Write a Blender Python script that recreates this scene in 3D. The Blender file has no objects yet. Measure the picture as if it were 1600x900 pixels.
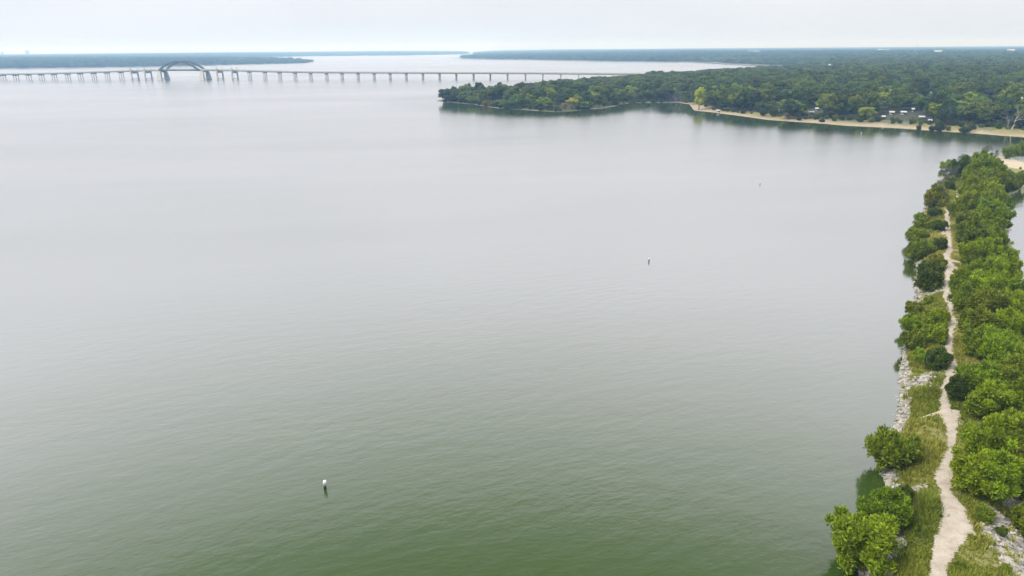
import bpy, bmesh, math, random
import numpy as np
from mathutils import Vector, Matrix

random.seed(7)
RNG = np.random.default_rng(7)
SC = bpy.context.scene
COL = SC.collection

# ------------------------------------------------------------------ camera
CAM_H, FPX = 40.0, 1067.0                      # metres above the lake, focal length in photo pixels (1600 wide)
PITCH = math.atan((450 - 76) / FPX)
ROLL = math.atan(0.0080)
fwd = np.array([0, math.cos(PITCH), -math.sin(PITCH)])
up0 = np.array([0, math.sin(PITCH), math.cos(PITCH)])
rt0 = np.array([1.0, 0, 0])
RT = rt0 * math.cos(ROLL) - up0 * math.sin(ROLL)
UP = up0 * math.cos(ROLL) + rt0 * math.sin(ROLL)
cam_d = bpy.data.cameras.new('camera')
cam = bpy.data.objects.new('camera', cam_d)
COL.objects.link(cam)
M = Matrix(((RT[0], UP[0], -fwd[0]), (RT[1], UP[1], -fwd[1]), (RT[2], UP[2], -fwd[2])))
cam.matrix_world = Matrix.Translation((0, 0, CAM_H)) @ M.to_4x4()
cam_d.sensor_width = 36
cam_d.lens = 36 * FPX / 1600
cam_d.clip_start = 0.5
cam_d.clip_end = 60000
SC.camera = cam

# ------------------------------------------------------------------ world, sun, exposure
SUN_EL, SUN_AZ = math.radians(52), math.radians(-108)      # azimuth from +Y (the view), negative to the left
w = bpy.data.worlds.new('World')
SC.world = w
w.use_nodes = True
nt = w.node_tree
nt.nodes.clear()
W = lambda t: nt.nodes.new(t)
sky = W('ShaderNodeTexSky'); sky.sky_type = 'NISHITA'; sky.sun_disc = False
sky.sun_elevation = SUN_EL; sky.sun_rotation = SUN_AZ
sky.air_density = 1.0; sky.dust_density = 3.0
tc = W('ShaderNodeTexCoord'); sep = W('ShaderNodeSeparateXYZ')
nt.links.new(tc.outputs['Generated'], sep.inputs[0])
mr = W('ShaderNodeMapRange'); mr.inputs['From Min'].default_value = 0; mr.inputs['From Max'].default_value = 1
mr.inputs['To Min'].default_value = 7.3; mr.inputs['To Max'].default_value = 15.5      # overcast dome: zenith about twice the horizon (CIE overcast)
nt.links.new(sep.outputs['Z'], mr.inputs['Value'])
cn = W('ShaderNodeTexNoise'); cn.inputs['Scale'].default_value = 2.2; cn.inputs['Detail'].default_value = 5
mp = W('ShaderNodeMapping'); mp.inputs['Scale'].default_value = (1, 1, 3.5)
nt.links.new(tc.outputs['Generated'], mp.inputs[0]); nt.links.new(mp.outputs[0], cn.inputs['Vector'])
cmr = W('ShaderNodeMapRange'); cmr.inputs['From Min'].default_value = .3; cmr.inputs['From Max'].default_value = .7
cmr.inputs['To Min'].default_value = .93; cmr.inputs['To Max'].default_value = 1.06
nt.links.new(cn.outputs['Fac'], cmr.inputs['Value'])
mm = W('ShaderNodeMath'); mm.operation = 'MULTIPLY'
nt.links.new(mr.outputs[0], mm.inputs[0]); nt.links.new(cmr.outputs[0], mm.inputs[1])
vm = W('ShaderNodeVectorMath'); vm.operation = 'SCALE'; vm.inputs[0].default_value = (0.965, 0.985, 1.035)
nt.links.new(mm.outputs[0], vm.inputs['Scale'])
mx = W('ShaderNodeMixRGB'); mx.inputs['Fac'].default_value = 0.88
nt.links.new(sky.outputs[0], mx.inputs[1]); nt.links.new(vm.outputs[0], mx.inputs[2])
bg = W('ShaderNodeBackground'); bg.inputs['Strength'].default_value = 0.1
wo = W('ShaderNodeOutputWorld')
nt.links.new(mx.outputs[0], bg.inputs['Color']); nt.links.new(bg.outputs[0], wo.inputs['Surface'])

sd_ = bpy.data.lights.new('sun', 'SUN'); sd_.energy = 3.0; sd_.angle = math.radians(14); sd_.color = (1, .96, .9)
sun = bpy.data.objects.new('sun', sd_); COL.objects.link(sun)
sdir = Vector((math.sin(SUN_AZ) * math.cos(SUN_EL), math.cos(SUN_AZ) * math.cos(SUN_EL), math.sin(SUN_EL)))
sun.rotation_euler = sdir.to_track_quat('Z', 'Y').to_euler()
sun.location = (0, 0, 90)
SC.view_settings.view_transform = 'Standard'
SC.view_settings.look = 'None'
SC.view_settings.exposure = 0.27
SC.view_settings.gamma = 1.0
SC.view_settings.use_curve_mapping = False
SC.cycles.max_bounces = 6
SC.cycles.volume_bounces = 1
SC.cycles.diffuse_bounces = 3
SC.cycles.transparent_max_bounces = 8
SC.cycles.caustics_reflective = False
SC.cycles.caustics_refractive = False

# ------------------------------------------------------------------ projection helpers
def ray(px, py):
    return fwd + RT * ((px - 800) / FPX) - UP * ((py - 450) / FPX)
def at(px, py, z=0.0):
    """point of the plane of height z seen at a photo pixel"""
    d = ray(px, py)
    t = (z - CAM_H) / d[2]
    return np.array([d[0] * t, d[1] * t, z])
def pix(P):
    P = np.asarray(P, float)
    d = P - np.array([0, 0, CAM_H])
    zc = d @ fwd
    return 800 + FPX * (d @ RT) / zc, 450 - FPX * (d @ UP) / zc, zc
def ppm(P):
    return FPX / pix(P)[2]

# smooth noise from sines
class Noise:
    def __init__(self, seed, n=14):
        r = np.random.default_rng(seed)
        a = r.uniform(0, 2 * np.pi, n); f = 2 ** r.uniform(-1, 1.6, n)
        self.kx, self.ky, self.ph, self.am = np.cos(a) * f, np.sin(a) * f, r.uniform(0, 6.28, n), 1 / f
        self.am /= np.sqrt((self.am ** 2).sum() / 2)
    def __call__(self, x, y, s):
        o = np.zeros(np.shape(x))
        for kx, ky, p, a in zip(self.kx, self.ky, self.ph, self.am):
            o = o + a * np.sin(kx * x / s + ky * y / s + p)
        return o * 0.6
N1, N2, N3 = Noise(1), Noise(2), Noise(3)
def sstep(a, b, x):
    t = np.clip((x - a) / (b - a), 0, 1)
    return t * t * (3 - 2 * t)

def sdist(X, Y, poly):
    """signed distance to a polygon, positive inside"""
    X = np.asarray(X, float); Y = np.asarray(Y, float)
    d2 = np.full(X.shape, 1e18); ins = np.zeros(X.shape, bool)
    n = len(poly)
    for i in range(n):
        ax, ay = poly[i]; bx, by = poly[(i + 1) % n]
        ex, ey = bx - ax, by - ay
        L = ex * ex + ey * ey + 1e-12
        t = np.clip(((X - ax) * ex + (Y - ay) * ey) / L, 0, 1)
        dx, dy = X - ax - t * ex, Y - ay - t * ey
        d2 = np.minimum(d2, dx * dx + dy * dy)
        if ay != by:
            c = ((ay > Y) != (by > Y)) & (X < (bx - ax) * (Y - ay) / (by - ay) + ax)
            ins ^= c
    return np.where(ins, 1, -1) * np.sqrt(d2)

# ------------------------------------------------------------------ object helpers
def tag(o, label=None, cat=None, group=None, kind=None):
    if label: o['label'] = label
    if cat: o['category'] = cat
    if group: o['group'] = group
    if kind: o['kind'] = kind
    return o
def empty(name, loc, rz=0.0, label=None, cat=None, group=None):
    o = bpy.data.objects.new(name, None); COL.objects.link(o)
    o.location = loc; o.rotation_euler = (0, 0, rz); o.empty_display_size = .5
    return tag(o, label, cat, group)
def mesh_np(name, V, F, mat=None, smooth=False, attr=None):
    """mesh from numpy verts and faces (all faces of one size, or a list of arrays)"""
    Fs = F if isinstance(F, list) else [F]
    Fs = [np.asarray(f) for f in Fs if len(f)]
    me = bpy.data.meshes.new(name)
    V = np.asarray(V, np.float32)
    me.vertices.add(len(V)); me.vertices.foreach_set('co', V.ravel())
    tot = sum(f.size for f in Fs); nf = sum(len(f) for f in Fs)
    me.loops.add(tot); me.loops.foreach_set('vertex_index', np.concatenate([f.ravel() for f in Fs]).astype(np.int32))
    me.polygons.add(nf)
    cnt = np.concatenate([np.full(len(f), f.shape[1]) for f in Fs])
    st = np.concatenate([[0], np.cumsum(cnt)[:-1]])
    me.polygons.foreach_set('loop_start', st.astype(np.int32))
    me.update(calc_edges=True)
    me.polygons.foreach_set('use_smooth', np.full(nf, smooth))
    if attr:
        for k, a in attr.items():
            at_ = me.attributes.new(k, 'FLOAT', 'POINT'); at_.data.foreach_set('value', np.asarray(a, np.float32))
    if mat: me.materials.append(mat)
    return me
def link(name, me, parent=None, loc=None):
    o = bpy.data.objects.new(name, me); COL.objects.link(o)
    if parent: o.parent = parent
    if loc is not None: o.location = loc
    return o

class MB:
    """collects simple shapes, builds ONE mesh object"""
    def __init__(self): self.V = []; self.F4 = []; self.F3 = []; self.n = 0
    def add(self, V, F4=(), F3=()):
        self.V.append(np.asarray(V, float))
        if len(F4): self.F4.append(np.asarray(F4) + self.n)
        if len(F3): self.F3.append(np.asarray(F3) + self.n)
        self.n += len(V)
    def hexa(self, P):                                   # 8 corners: bottom ring then top ring
        self.add(P, [[0, 3, 2, 1], [4, 5, 6, 7], [0, 1, 5, 4], [1, 2, 6, 5], [2, 3, 7, 6], [3, 0, 4, 7]])
    def box(self, c, s, ax=(1, 0), taper=1.0):
        ux, uy = np.array([ax[0], ax[1], 0]), np.array([-ax[1], ax[0], 0])
        P = []
        for zz, k in ((-.5, 1), (.5, taper)):
            for a, b in ((-.5, -.5), (.5, -.5), (.5, .5), (-.5, .5)):
                P.append(np.array(c) + ux * a * s[0] * k + uy * b * s[1] * k + np.array([0, 0, zz * s[2]]))
        self.hexa(P)
    def tube(self, pts, rad, n=7, cap=True):
        pts = np.asarray(pts, float); rad = np.broadcast_to(rad, (len(pts),))
        V = []
        for i, p in enumerate(pts):
            d = pts[min(i + 1, len(pts) - 1)] - pts[max(i - 1, 0)]
            d = d / (np.linalg.norm(d) + 1e-9)
            a = np.cross(d, [0, 0, 1.0]) if abs(d[2]) < .9 else np.cross(d, [1.0, 0, 0])
            a /= np.linalg.norm(a); b = np.cross(d, a)
            for k in range(n):
                t = 2 * np.pi * k / n
                V.append(p + rad[i] * (np.cos(t) * a + np.sin(t) * b))
        F = [[i * n + k, i * n + (k + 1) % n, (i + 1) * n + (k + 1) % n, (i + 1) * n + k] for i in range(len(pts) - 1) for k in range(n)]
        F3 = []
        if cap:
            V.append(pts[0]); V.append(pts[-1]); m = len(pts) * n
            F3 = [[m, (k + 1) % n, k] for k in range(n)] + [[m + 1, (len(pts) - 1) * n + k, (len(pts) - 1) * n + (k + 1) % n] for k in range(n)]
        self.add(V, F, F3)
    def mesh(self, name, mat, smooth=False, origin=(0, 0, 0)):
        V = np.concatenate(self.V) - np.asarray(origin, float)
        return mesh_np(name, V, [np.concatenate(f) for f in (self.F4, self.F3) if f], mat, smooth)
    def build(self, name, mat, parent=None, smooth=False, root=None):
        org = root.location if root is not None else (0, 0, 0)
        return link(name, self.mesh(name, mat, smooth, org), parent)

# ------------------------------------------------------------------ materials
def newmat(name):
    m = bpy.data.materials.new(name); m.use_nodes = True
    t = m.node_tree; t.nodes.clear()
    out = t.nodes.new('ShaderNodeOutputMaterial')
    p = t.nodes.new('ShaderNodeBsdfPrincipled')
    t.links.new(p.outputs[0], out.inputs['Surface'])
    return m, t, p, out
def noise_node(t, scale, detail=4, rough=.55, coord='Object', vec=None, mapscale=None, rot=None):
    n = t.nodes.new('ShaderNodeTexNoise'); n.inputs['Scale'].default_value = scale
    n.inputs['Detail'].default_value = detail; n.inputs['Roughness'].default_value = rough
    c = t.nodes.new('ShaderNodeTexCoord'); src = c.outputs[coord]
    if mapscale or rot:
        if rot:
            mpr = t.nodes.new('ShaderNodeMapping'); mpr.inputs['Rotation'].default_value = (0, 0, rot)
            t.links.new(src, mpr.inputs[0]); src = mpr.outputs[0]
        mp_ = t.nodes.new('ShaderNodeMapping'); mp_.inputs['Scale'].default_value = mapscale or (1, 1, 1)
        t.links.new(src, mp_.inputs[0]); src = mp_.outputs[0]
    t.links.new(src, n.inputs['Vector'])
    return n
def ramp(t, fac, stops):
    r = t.nodes.new('ShaderNodeValToRGB')
    e = r.color_ramp.elements
    while len(e) < len(stops): e.new(.5)
    for k, (p, c) in enumerate(stops):
        e[k].position = p; e[k].color = (*c, 1)
    t.links.new(fac, r.inputs['Fac'])
    return r
def mixc(t, fac, a, b, mode='MIX'):
    x = t.nodes.new('ShaderNodeMixRGB'); x.blend_type = mode
    for s, v in ((x.inputs[0], fac), (x.inputs[1], a), (x.inputs[2], b)):
        if hasattr(v, 'is_linked') or hasattr(v, 'links'): t.links.new(v, s)
        elif isinstance(v, (int, float)): s.default_value = v
        else: s.default_value = (*v, 1)
    return x.outputs[0]
def math_(t, op, a, b=None, c=None):
    x = t.nodes.new('ShaderNodeMath'); x.operation = op
    for s, v in zip(x.inputs, (a, b, c)):
        if v is None: continue
        if hasattr(v, 'links'): t.links.new(v, s)
        else: s.default_value = v
    return x.outputs[0]
def simple(name, col, rough=.7, var=.12, scale=3.0, bump=0.0, metal=0.0):
    m, t, p, out = newmat(name)
    n = noise_node(t, scale)
    c = ramp(t, n.outputs['Fac'], [(.3, tuple(x * (1 - var) for x in col)), (.7, tuple(min(1, x * (1 + var)) for x in col))])
    t.links.new(c.outputs[0], p.inputs['Base Color'])
    p.inputs['Roughness'].default_value = rough; p.inputs['Metallic'].default_value = metal
    if bump:
        b = t.nodes.new('ShaderNodeBump'); b.inputs['Strength'].default_value = bump
        t.links.new(n.outputs['Fac'], b.inputs['Height']); t.links.new(b.outputs[0], p.inputs['Normal'])
    return m

def leaf_material(name, var=.35, hue=.03):
    m, t, p, out = newmat(name)
    oi = t.nodes.new('ShaderNodeObjectInfo')
    a = t.nodes.new('ShaderNodeAttribute'); a.attribute_name = 'tint'
    hs = t.nodes.new('ShaderNodeHueSaturation')
    t.links.new(oi.outputs['Color'], hs.inputs['Color'])
    t.links.new(math_(t, 'MULTIPLY_ADD', oi.outputs['Random'], -hue, .5 + hue / 2), hs.inputs['Hue'])
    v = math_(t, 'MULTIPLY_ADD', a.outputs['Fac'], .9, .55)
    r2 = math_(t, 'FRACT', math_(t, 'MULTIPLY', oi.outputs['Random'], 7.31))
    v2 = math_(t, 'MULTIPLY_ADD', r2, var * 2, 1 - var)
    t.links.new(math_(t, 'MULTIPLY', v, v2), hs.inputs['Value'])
    # leaf clusters that run yellower
    yl = mixc(t, math_(t, 'MULTIPLY', math_(t, 'POWER', a.outputs['Fac'], 3.0), .5), hs.outputs[0], (1.25, 1.05, .8), 'MULTIPLY')
    t.links.new(yl, p.inputs['Base Color'])
    p.inputs['Roughness'].default_value = .65
    p.inputs['Specular IOR Level'].default_value = .25
    tr = t.nodes.new('ShaderNodeBsdfTranslucent'); t.links.new(yl, tr.inputs['Color'])
    ms = t.nodes.new('ShaderNodeMixShader'); ms.inputs[0].default_value = .22
    t.links.new(p.outputs[0], ms.inputs[1]); t.links.new(tr.outputs[0], ms.inputs[2])
    t.links.new(ms.outputs[0], out.inputs['Surface'])
    return m
M_leaf = leaf_material('leaves_feathery', .18, .02)
M_oak = leaf_material('leaves_oak', .5, .04)
M_bark = simple('bark', (.13, .10, .075), .9, .3, 6, .3)
M_palebark = simple('pale_bark', (.42, .39, .34), .85, .2, 6, .2)
M_concrete = simple('concrete', (.50, .49, .44), .85, .1, .15)
M_steel = simple('green_steel', (.035, .05, .042), .5, .2, .3)
M_white = simple('white_paint', (.80, .80, .78), .5, .05, 2)
M_farroof = simple('weathered_roof', (.36, .36, .36), .7, .08, 1)
M_roof = simple('pale_roof', (.42, .42, .41), .6, .06, 2)
M_wall = simple('tan_wall', (.46, .42, .35), .8, .08, 1)
M_glass = simple('window_glass', (.03, .035, .04), .15, .1, 1)
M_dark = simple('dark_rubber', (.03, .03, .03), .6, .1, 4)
M_greymetal = simple('grey_metal', (.35, .36, .37), .5, .1, 4)

def water_material():
    m, t, p, out = newmat('lake_water')
    t.nodes.remove(p)
    big = noise_node(t, .006, 3, .5, mapscale=(1, 1.6, 1))
    col = ramp(t, big.outputs['Fac'], [(.35, (.025, .054, .007)), (.65, (.036, .056, .011))])
    at_ = t.nodes.new('ShaderNodeAttribute'); at_.attribute_name = 'calm'            # sheltered water along the shores
    # wind patches decide how strong the ripples are
    pat = noise_node(t, .020, 3, .5, mapscale=(.5, 1.3, 1), rot=-.15)
    amp = ramp(t, pat.outputs['Fac'], [(.35, (.3, .3, .3)), (.7, (1, 1, 1))]).outputs[0]
    amp = math_(t, 'MULTIPLY', amp, math_(t, 'MULTIPLY_ADD', at_.outputs['Fac'], -.75, 1.0))
    w1 = noise_node(t, .55, 3, .55, mapscale=(.55, 1.2, 1), rot=-.38)
    w2 = noise_node(t, 1.7, 3, .6, mapscale=(.6, 1.2, 1), rot=-.12)
    w3 = noise_node(t, .10, 2, .5, mapscale=(.35, 1.2, 1), rot=-.2)
    h = math_(t, 'ADD', math_(t, 'MULTIPLY', w1.outputs['Fac'], .42), math_(t, 'MULTIPLY', w2.outputs['Fac'], .12))
    h = math_(t, 'ADD', math_(t, 'MULTIPLY', h, amp), math_(t, 'MULTIPLY', w3.outputs['Fac'], .30))
    b = t.nodes.new('ShaderNodeBump'); b.inputs['Strength'].default_value = .33; b.inputs['Distance'].default_value = .5
    t.links.new(h, b.inputs['Height'])
    df = t.nodes.new('ShaderNodeBsdfDiffuse'); t.links.new(col.outputs[0], df.inputs['Color'])
    gl = t.nodes.new('ShaderNodeBsdfGlossy'); gl.inputs['Color'].default_value = (.985, .94, .965, 1)
    t.links.new(math_(t, 'MULTIPLY_ADD', at_.outputs['Fac'], -.14, .20), gl.inputs['Roughness'])
    t.links.new(b.outputs[0], gl.inputs['Normal'])
    lw = t.nodes.new('ShaderNodeLayerWeight'); lw.inputs['Blend'].default_value = .5       # reflectivity by view angle, shaped by hand for brighter sheen, not true Fresnel
    t.links.new(b.outputs[0], lw.inputs['Normal'])
    fr = ramp(t, lw.outputs['Facing'], [(p_, (v_,) * 3) for p_, v_ in ((0, .02), (.30, .02), (.35, .035), (.42, .12), (.54, .31), (.67, .57), (.80, .655), (.90, .70), (1, .82))])
    fr.color_ramp.interpolation = 'B_SPLINE'
    lane = noise_node(t, .0045, 4, .6, mapscale=(.45, 1.5, 1), rot=-.2)                    # wind lanes
    f = math_(t, 'MULTIPLY', fr.outputs[0], math_(t, 'MULTIPLY_ADD', lane.outputs['Fac'], .36, .82))
    ms = t.nodes.new('ShaderNodeMixShader'); t.links.new(f, ms.inputs[0])
    t.links.new(df.outputs[0], ms.inputs[1]); t.links.new(gl.outputs[0], ms.inputs[2])
    t.links.new(ms.outputs[0], out.inputs['Surface'])
    return m
M_water = water_material()

def land_material():
    m, t, p, out = newmat('mainland_ground')
    g = t.nodes.new('ShaderNodeNewGeometry'); s = t.nodes.new('ShaderNodeSeparateXYZ'); t.links.new(g.outputs['Position'], s.inputs[0])
    n1 = noise_node(t, .05, 5, .65); n2 = noise_node(t, .4, 4, .6)
    dry = ramp(t, n2.outputs['Fac'], [(.3, (.13, .125, .035)), (.6, (.22, .19, .06)), (.8, (.30, .245, .12))])
    grn = ramp(t, n2.outputs['Fac'], [(.3, (.05, .065, .022)), (.7, (.10, .11, .035))])
    veg = mixc(t, ramp(t, n1.outputs['Fac'], [(.42, (0, 0, 0)), (.56, (1, 1, 1))]).outputs[0], grn.outputs[0], dry.outputs[0])
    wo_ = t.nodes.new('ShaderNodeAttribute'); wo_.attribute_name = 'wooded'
    sand = ramp(t, n2.outputs['Fac'], [(.3, (.22, .17, .105)), (.7, (.36, .295, .20))])
    zz = math_(t, 'ADD', s.outputs['Z'], math_(t, 'MULTIPLY_ADD', n1.outputs['Fac'], 3.4, -1.7))
    zz = math_(t, 'ADD', zz, math_(t, 'MULTIPLY_ADD', n2.outputs['Fac'], 1.2, -.6))
    a = t.nodes.new('ShaderNodeAttribute'); a.attribute_name = 'overgrown'
    zz = math_(t, 'ADD', zz, math_(t, 'MULTIPLY_ADD', a.outputs['Fac'], .7, .12))
    veg = mixc(t, a.outputs['Fac'], veg, grn.outputs[0])
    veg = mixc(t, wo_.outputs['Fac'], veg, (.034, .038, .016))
    f = t.nodes.new('ShaderNodeMapRange'); f.inputs['From Min'].default_value = .55; f.inputs['From Max'].default_value = 1.1
    t.links.new(zz, f.inputs['Value'])
    c = mixc(t, f.outputs[0], sand.outputs[0], veg)
    t.links.new(c, p.inputs['Base Color']); p.inputs['Roughness'].default_value = .95
    return m
M_land = land_material()

def causeway_material():
    m, t, p, out = newmat('causeway_ground')
    n1 = noise_node(t, .35, 5, .65); n2 = noise_node(t, 3.0, 4, .6)
    soil = ramp(t, n2.outputs['Fac'], [(.3, (.12, .125, .03)), (.55, (.185, .18, .06)), (.8, (.28, .245, .14))])
    v = t.nodes.new('ShaderNodeTexVoronoi'); v.inputs['Scale'].default_value = 2.6
    c_ = t.nodes.new('ShaderNodeTexCoord'); t.links.new(c_.outputs['Object'], v.inputs['Vector'])
    grav = ramp(t, v.outputs['Color'], [(.2, (.15, .14, .12)), (.5, (.27, .25, .205)), (.8, (.38, .35, .29))])
    a = t.nodes.new('ShaderNodeAttribute'); a.attribute_name = 'stony'
    f = math_(t, 'ADD', a.outputs['Fac'], math_(t, 'MULTIPLY_ADD', n1.outputs['Fac'], 1.2, -.6))
    r = ramp(t, f, [(.40, (0, 0, 0)), (.55, (1, 1, 1))])
    c = mixc(t, r.outputs[0], soil.outputs[0], grav.outputs[0])
    a2 = t.nodes.new('ShaderNodeAttribute'); a2.attribute_name = 'sandy'
    f2 = ramp(t, math_(t, 'ADD', a2.outputs['Fac'], math_(t, 'MULTIPLY_ADD', n1.outputs['Fac'], 1.0, -.5)), [(.45, (0, 0, 0)), (.6, (1, 1, 1))])
    snd = ramp(t, n2.outputs['Fac'], [(.3, (.34, .28, .19)), (.7, (.46, .39, .28))])
    c = mixc(t, f2.outputs[0], c, snd.outputs[0])
    t.links.new(c, p.inputs['Base Color']); p.inputs['Roughness'].default_value = .95
    b = t.nodes.new('ShaderNodeBump'); b.inputs['Strength'].default_value = .6; b.inputs['Distance'].default_value = .15
    t.links.new(n2.outputs['Fac'], b.inputs['Height']); t.links.new(b.outputs[0], p.inputs['Normal'])
    return m
M_cause = causeway_material()
def path_material():
    m, t, p, out = newmat('pale_path')
    n1 = noise_node(t, .9, 6, .68); n2 = noise_node(t, 7, 4, .7)
    c1 = ramp(t, n1.outputs['Fac'], [(.3, (.29, .245, .185)), (.5, (.38, .33, .265)), (.7, (.44, .385, .31))])
    c2 = ramp(t, n2.outputs['Fac'], [(.3, (.82, .80, .78)), (.6, (1, 1, 1)), (.75, (1.0, .98, .95))])
    t.links.new(mixc(t, 1.0, c1.outputs[0], c2.outputs[0], 'MULTIPLY'), p.inputs['Base Color'])
    p.inputs['Roughness'].default_value = .95
    b = t.nodes.new('ShaderNodeBump'); b.inputs['Strength'].default_value = .5; b.inputs['Distance'].default_value = .06
    t.links.new(n2.outputs['Fac'], b.inputs['Height']); t.links.new(b.outputs[0], p.inputs['Normal'])
    return m
M_path = path_material()
def stone_material():
    m, t, p, out = newmat('riprap_stone')
    oi = t.nodes.new('ShaderNodeObjectInfo')
    a = t.nodes.new('ShaderNodeAttribute'); a.attribute_name = 'tint'
    f = math_(t, 'FRACT', math_(t, 'ADD', oi.outputs['Random'], a.outputs['Fac']))
    c = ramp(t, f, [(0, (.18, .18, .175)), (.25, (.26, .245, .215)), (.55, (.36, .325, .265)), (.85, (.47, .43, .36)), (1, (.22, .225, .23))])
    n = noise_node(t, 4, 4, .6)
    k = ramp(t, n.outputs['Fac'], [(.3, (.75, .74, .72)), (.7, (1, 1, 1))])
    t.links.new(mixc(t, 1.0, c.outputs[0], k.outputs[0], 'MULTIPLY'), p.inputs['Base Color'])
    p.inputs['Roughness'].default_value = .9
    return m
M_stone = stone_material()
def grass_material():
    m, t, p, out = newmat('meadow_grass')
    a = t.nodes.new('ShaderNodeAttribute'); a.attribute_name = 'tint'
    c = ramp(t, a.outputs['Fac'], [(0, (.09, .14, .012)), (.35, (.19, .23, .024)), (.65, (.30, .30, .05)), (1, (.42, .375, .12))])
    t.links.new(c.outputs[0], p.inputs['Base Color']); p.inputs['Roughness'].default_value = .75
    p.inputs['Specular IOR Level'].default_value = .2
    tr = t.nodes.new('ShaderNodeBsdfTranslucent'); t.links.new(c.outputs[0], tr.inputs['Color'])
    ms = t.nodes.new('ShaderNodeMixShader'); ms.inputs[0].default_value = .3
    t.links.new(p.outputs[0], ms.inputs[1]); t.links.new(tr.outputs[0], ms.inputs[2])
    t.links.new(ms.outputs[0], out.inputs['Surface'])
    return m
M_grass = grass_material()

# ------------------------------------------------------------------ setting: water and land
def P2(lst): return [tuple(at(x, y)[:2]) for x, y in lst]
def far(px, dist):
    d = ray(px, 300); d = np.array([d[0], d[1]]); d /= np.linalg.norm(d)
    return tuple(d * dist)
FRONT = [(683, 158), (692, 160), (712, 160.5), (740, 163), (757, 166.5), (775, 169.5), (800, 171), (830, 172.5), (850, 174), (872, 175),
         (900, 173), (922, 171), (945, 168.5), (965, 164.5), (982, 162), (1000, 161), (1060, 160.5), (1078, 163), (1083, 169), (1084, 173),
         (1100, 174.5), (1120, 176.5), (1160, 181.5), (1200, 187), (1240, 190), (1290, 193.5), (1320, 196), (1360, 198), (1400, 200.5),
         (1440, 203.5), (1480, 206), (1520, 208), (1560, 211), (1600, 214), (1680, 222), (1760, 240), (1900, 262)]
BACK = [(1262, 106), (1200, 111), (1150, 115), (1060, 121), (1000, 126), (950, 130), (900, 134), (860, 138), (780, 148), (720, 153), (690, 156)]
FARR = [(716, 91.5), (770, 93), (830, 93.5), (960, 96), (1060, 96.8), (1110, 97.2), (1130, 99.5), (1180, 101.5), (1230, 103)]
MAIN = P2(FRONT) + [(260, 190), (700, 160), (9000, 2500), far(1900, 13500), far(1250, 13500), far(775, 13500), far(745, 7000)] + P2([(745, 88), (722, 90)]) + P2(FARR) + P2(BACK)
LEFT = P2([(-500, 113), (-150, 109.5), (0, 107.6), (100, 106.6), (180, 105.2), (280, 103.6), (330, 102.2), (400, 100.7), (480, 98.7), (490, 96.7), (486, 95.4),
           (440, 94.6), (380, 93.8), (362, 92.6), (376, 90.6), (420, 89.4), (470, 88.2), (560, 87.2), (640, 86.6), (690, 85.6), (730, 84.8)]) + \
       [far(735, 9000), far(700, 13500), far(300, 13500), far(-300, 13500), far(-900, 9000)]

def h_main(X, Y, poly=MAIN):
    s = sdist(X, Y, poly)
    D = np.hypot(X, Y)
    sd = s + np.where(D < 1500, 1.6 * N1(X, Y, 9.0), 0)
    h = np.where(sd < 0, np.maximum(-3, sd * .12), np.minimum(sd * .10, 1.4) + 2.2 * sstep(15, 70, sd) + np.clip((sd - 60) * .008, 0, 7))
    h = h + sstep(5, 60, sd) * (.5 * N2(X, Y, 60) + 1.5 * np.clip(N3(X, Y, 900), -1, 2) * sstep(300, 1500, sd))
    return h, s
def far_clear(X, Y): return N3(X * .7, Y * .45, 260) > .8
def polar_land(name, poly, a0, a1, na, r0, r1, nr, hf):
    A = np.radians(np.linspace(a0, a1, na)); R = np.geomspace(r0, r1, nr)
    AA, RR = np.meshgrid(A, R)
    X, Y = RR * np.sin(AA), RR * np.cos(AA)
    H, s = hf(X, Y, poly)
    idx = np.arange(X.size).reshape(X.shape)
    q = np.stack([idx[:-1, :-1], idx[:-1, 1:], idx[1:, 1:], idx[1:, :-1]], -1).reshape(-1, 4)
    keep = (H.ravel()[q].max(1) > -1.2)
    q = q[keep]
    used = np.unique(q); mp_ = np.full(X.size, -1); mp_[used] = np.arange(len(used))
    V = np.stack([X.ravel(), Y.ravel(), H.ravel()], -1)[used]
    ox = at(1082, 172)[0] + (V[:, 1] - at(1082, 172)[1]) * .02
    og = np.where((V[:, 0] < ox) & (V[:, 1] < 1400), .95, 0.0)
    sv = s.ravel()[used]; pxv = pix(V)[0]; Dv = np.hypot(V[:, 0], V[:, 1])
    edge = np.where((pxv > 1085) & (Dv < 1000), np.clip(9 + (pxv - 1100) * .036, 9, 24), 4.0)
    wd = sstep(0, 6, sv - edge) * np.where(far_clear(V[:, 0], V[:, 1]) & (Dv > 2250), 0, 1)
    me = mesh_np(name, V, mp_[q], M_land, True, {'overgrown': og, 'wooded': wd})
    return tag(link(name, me), kind='structure')
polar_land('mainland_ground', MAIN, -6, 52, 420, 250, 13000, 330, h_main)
polar_land('far_shore_ground', LEFT, -50, 3, 260, 1200, 13000, 150, h_main)

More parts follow.
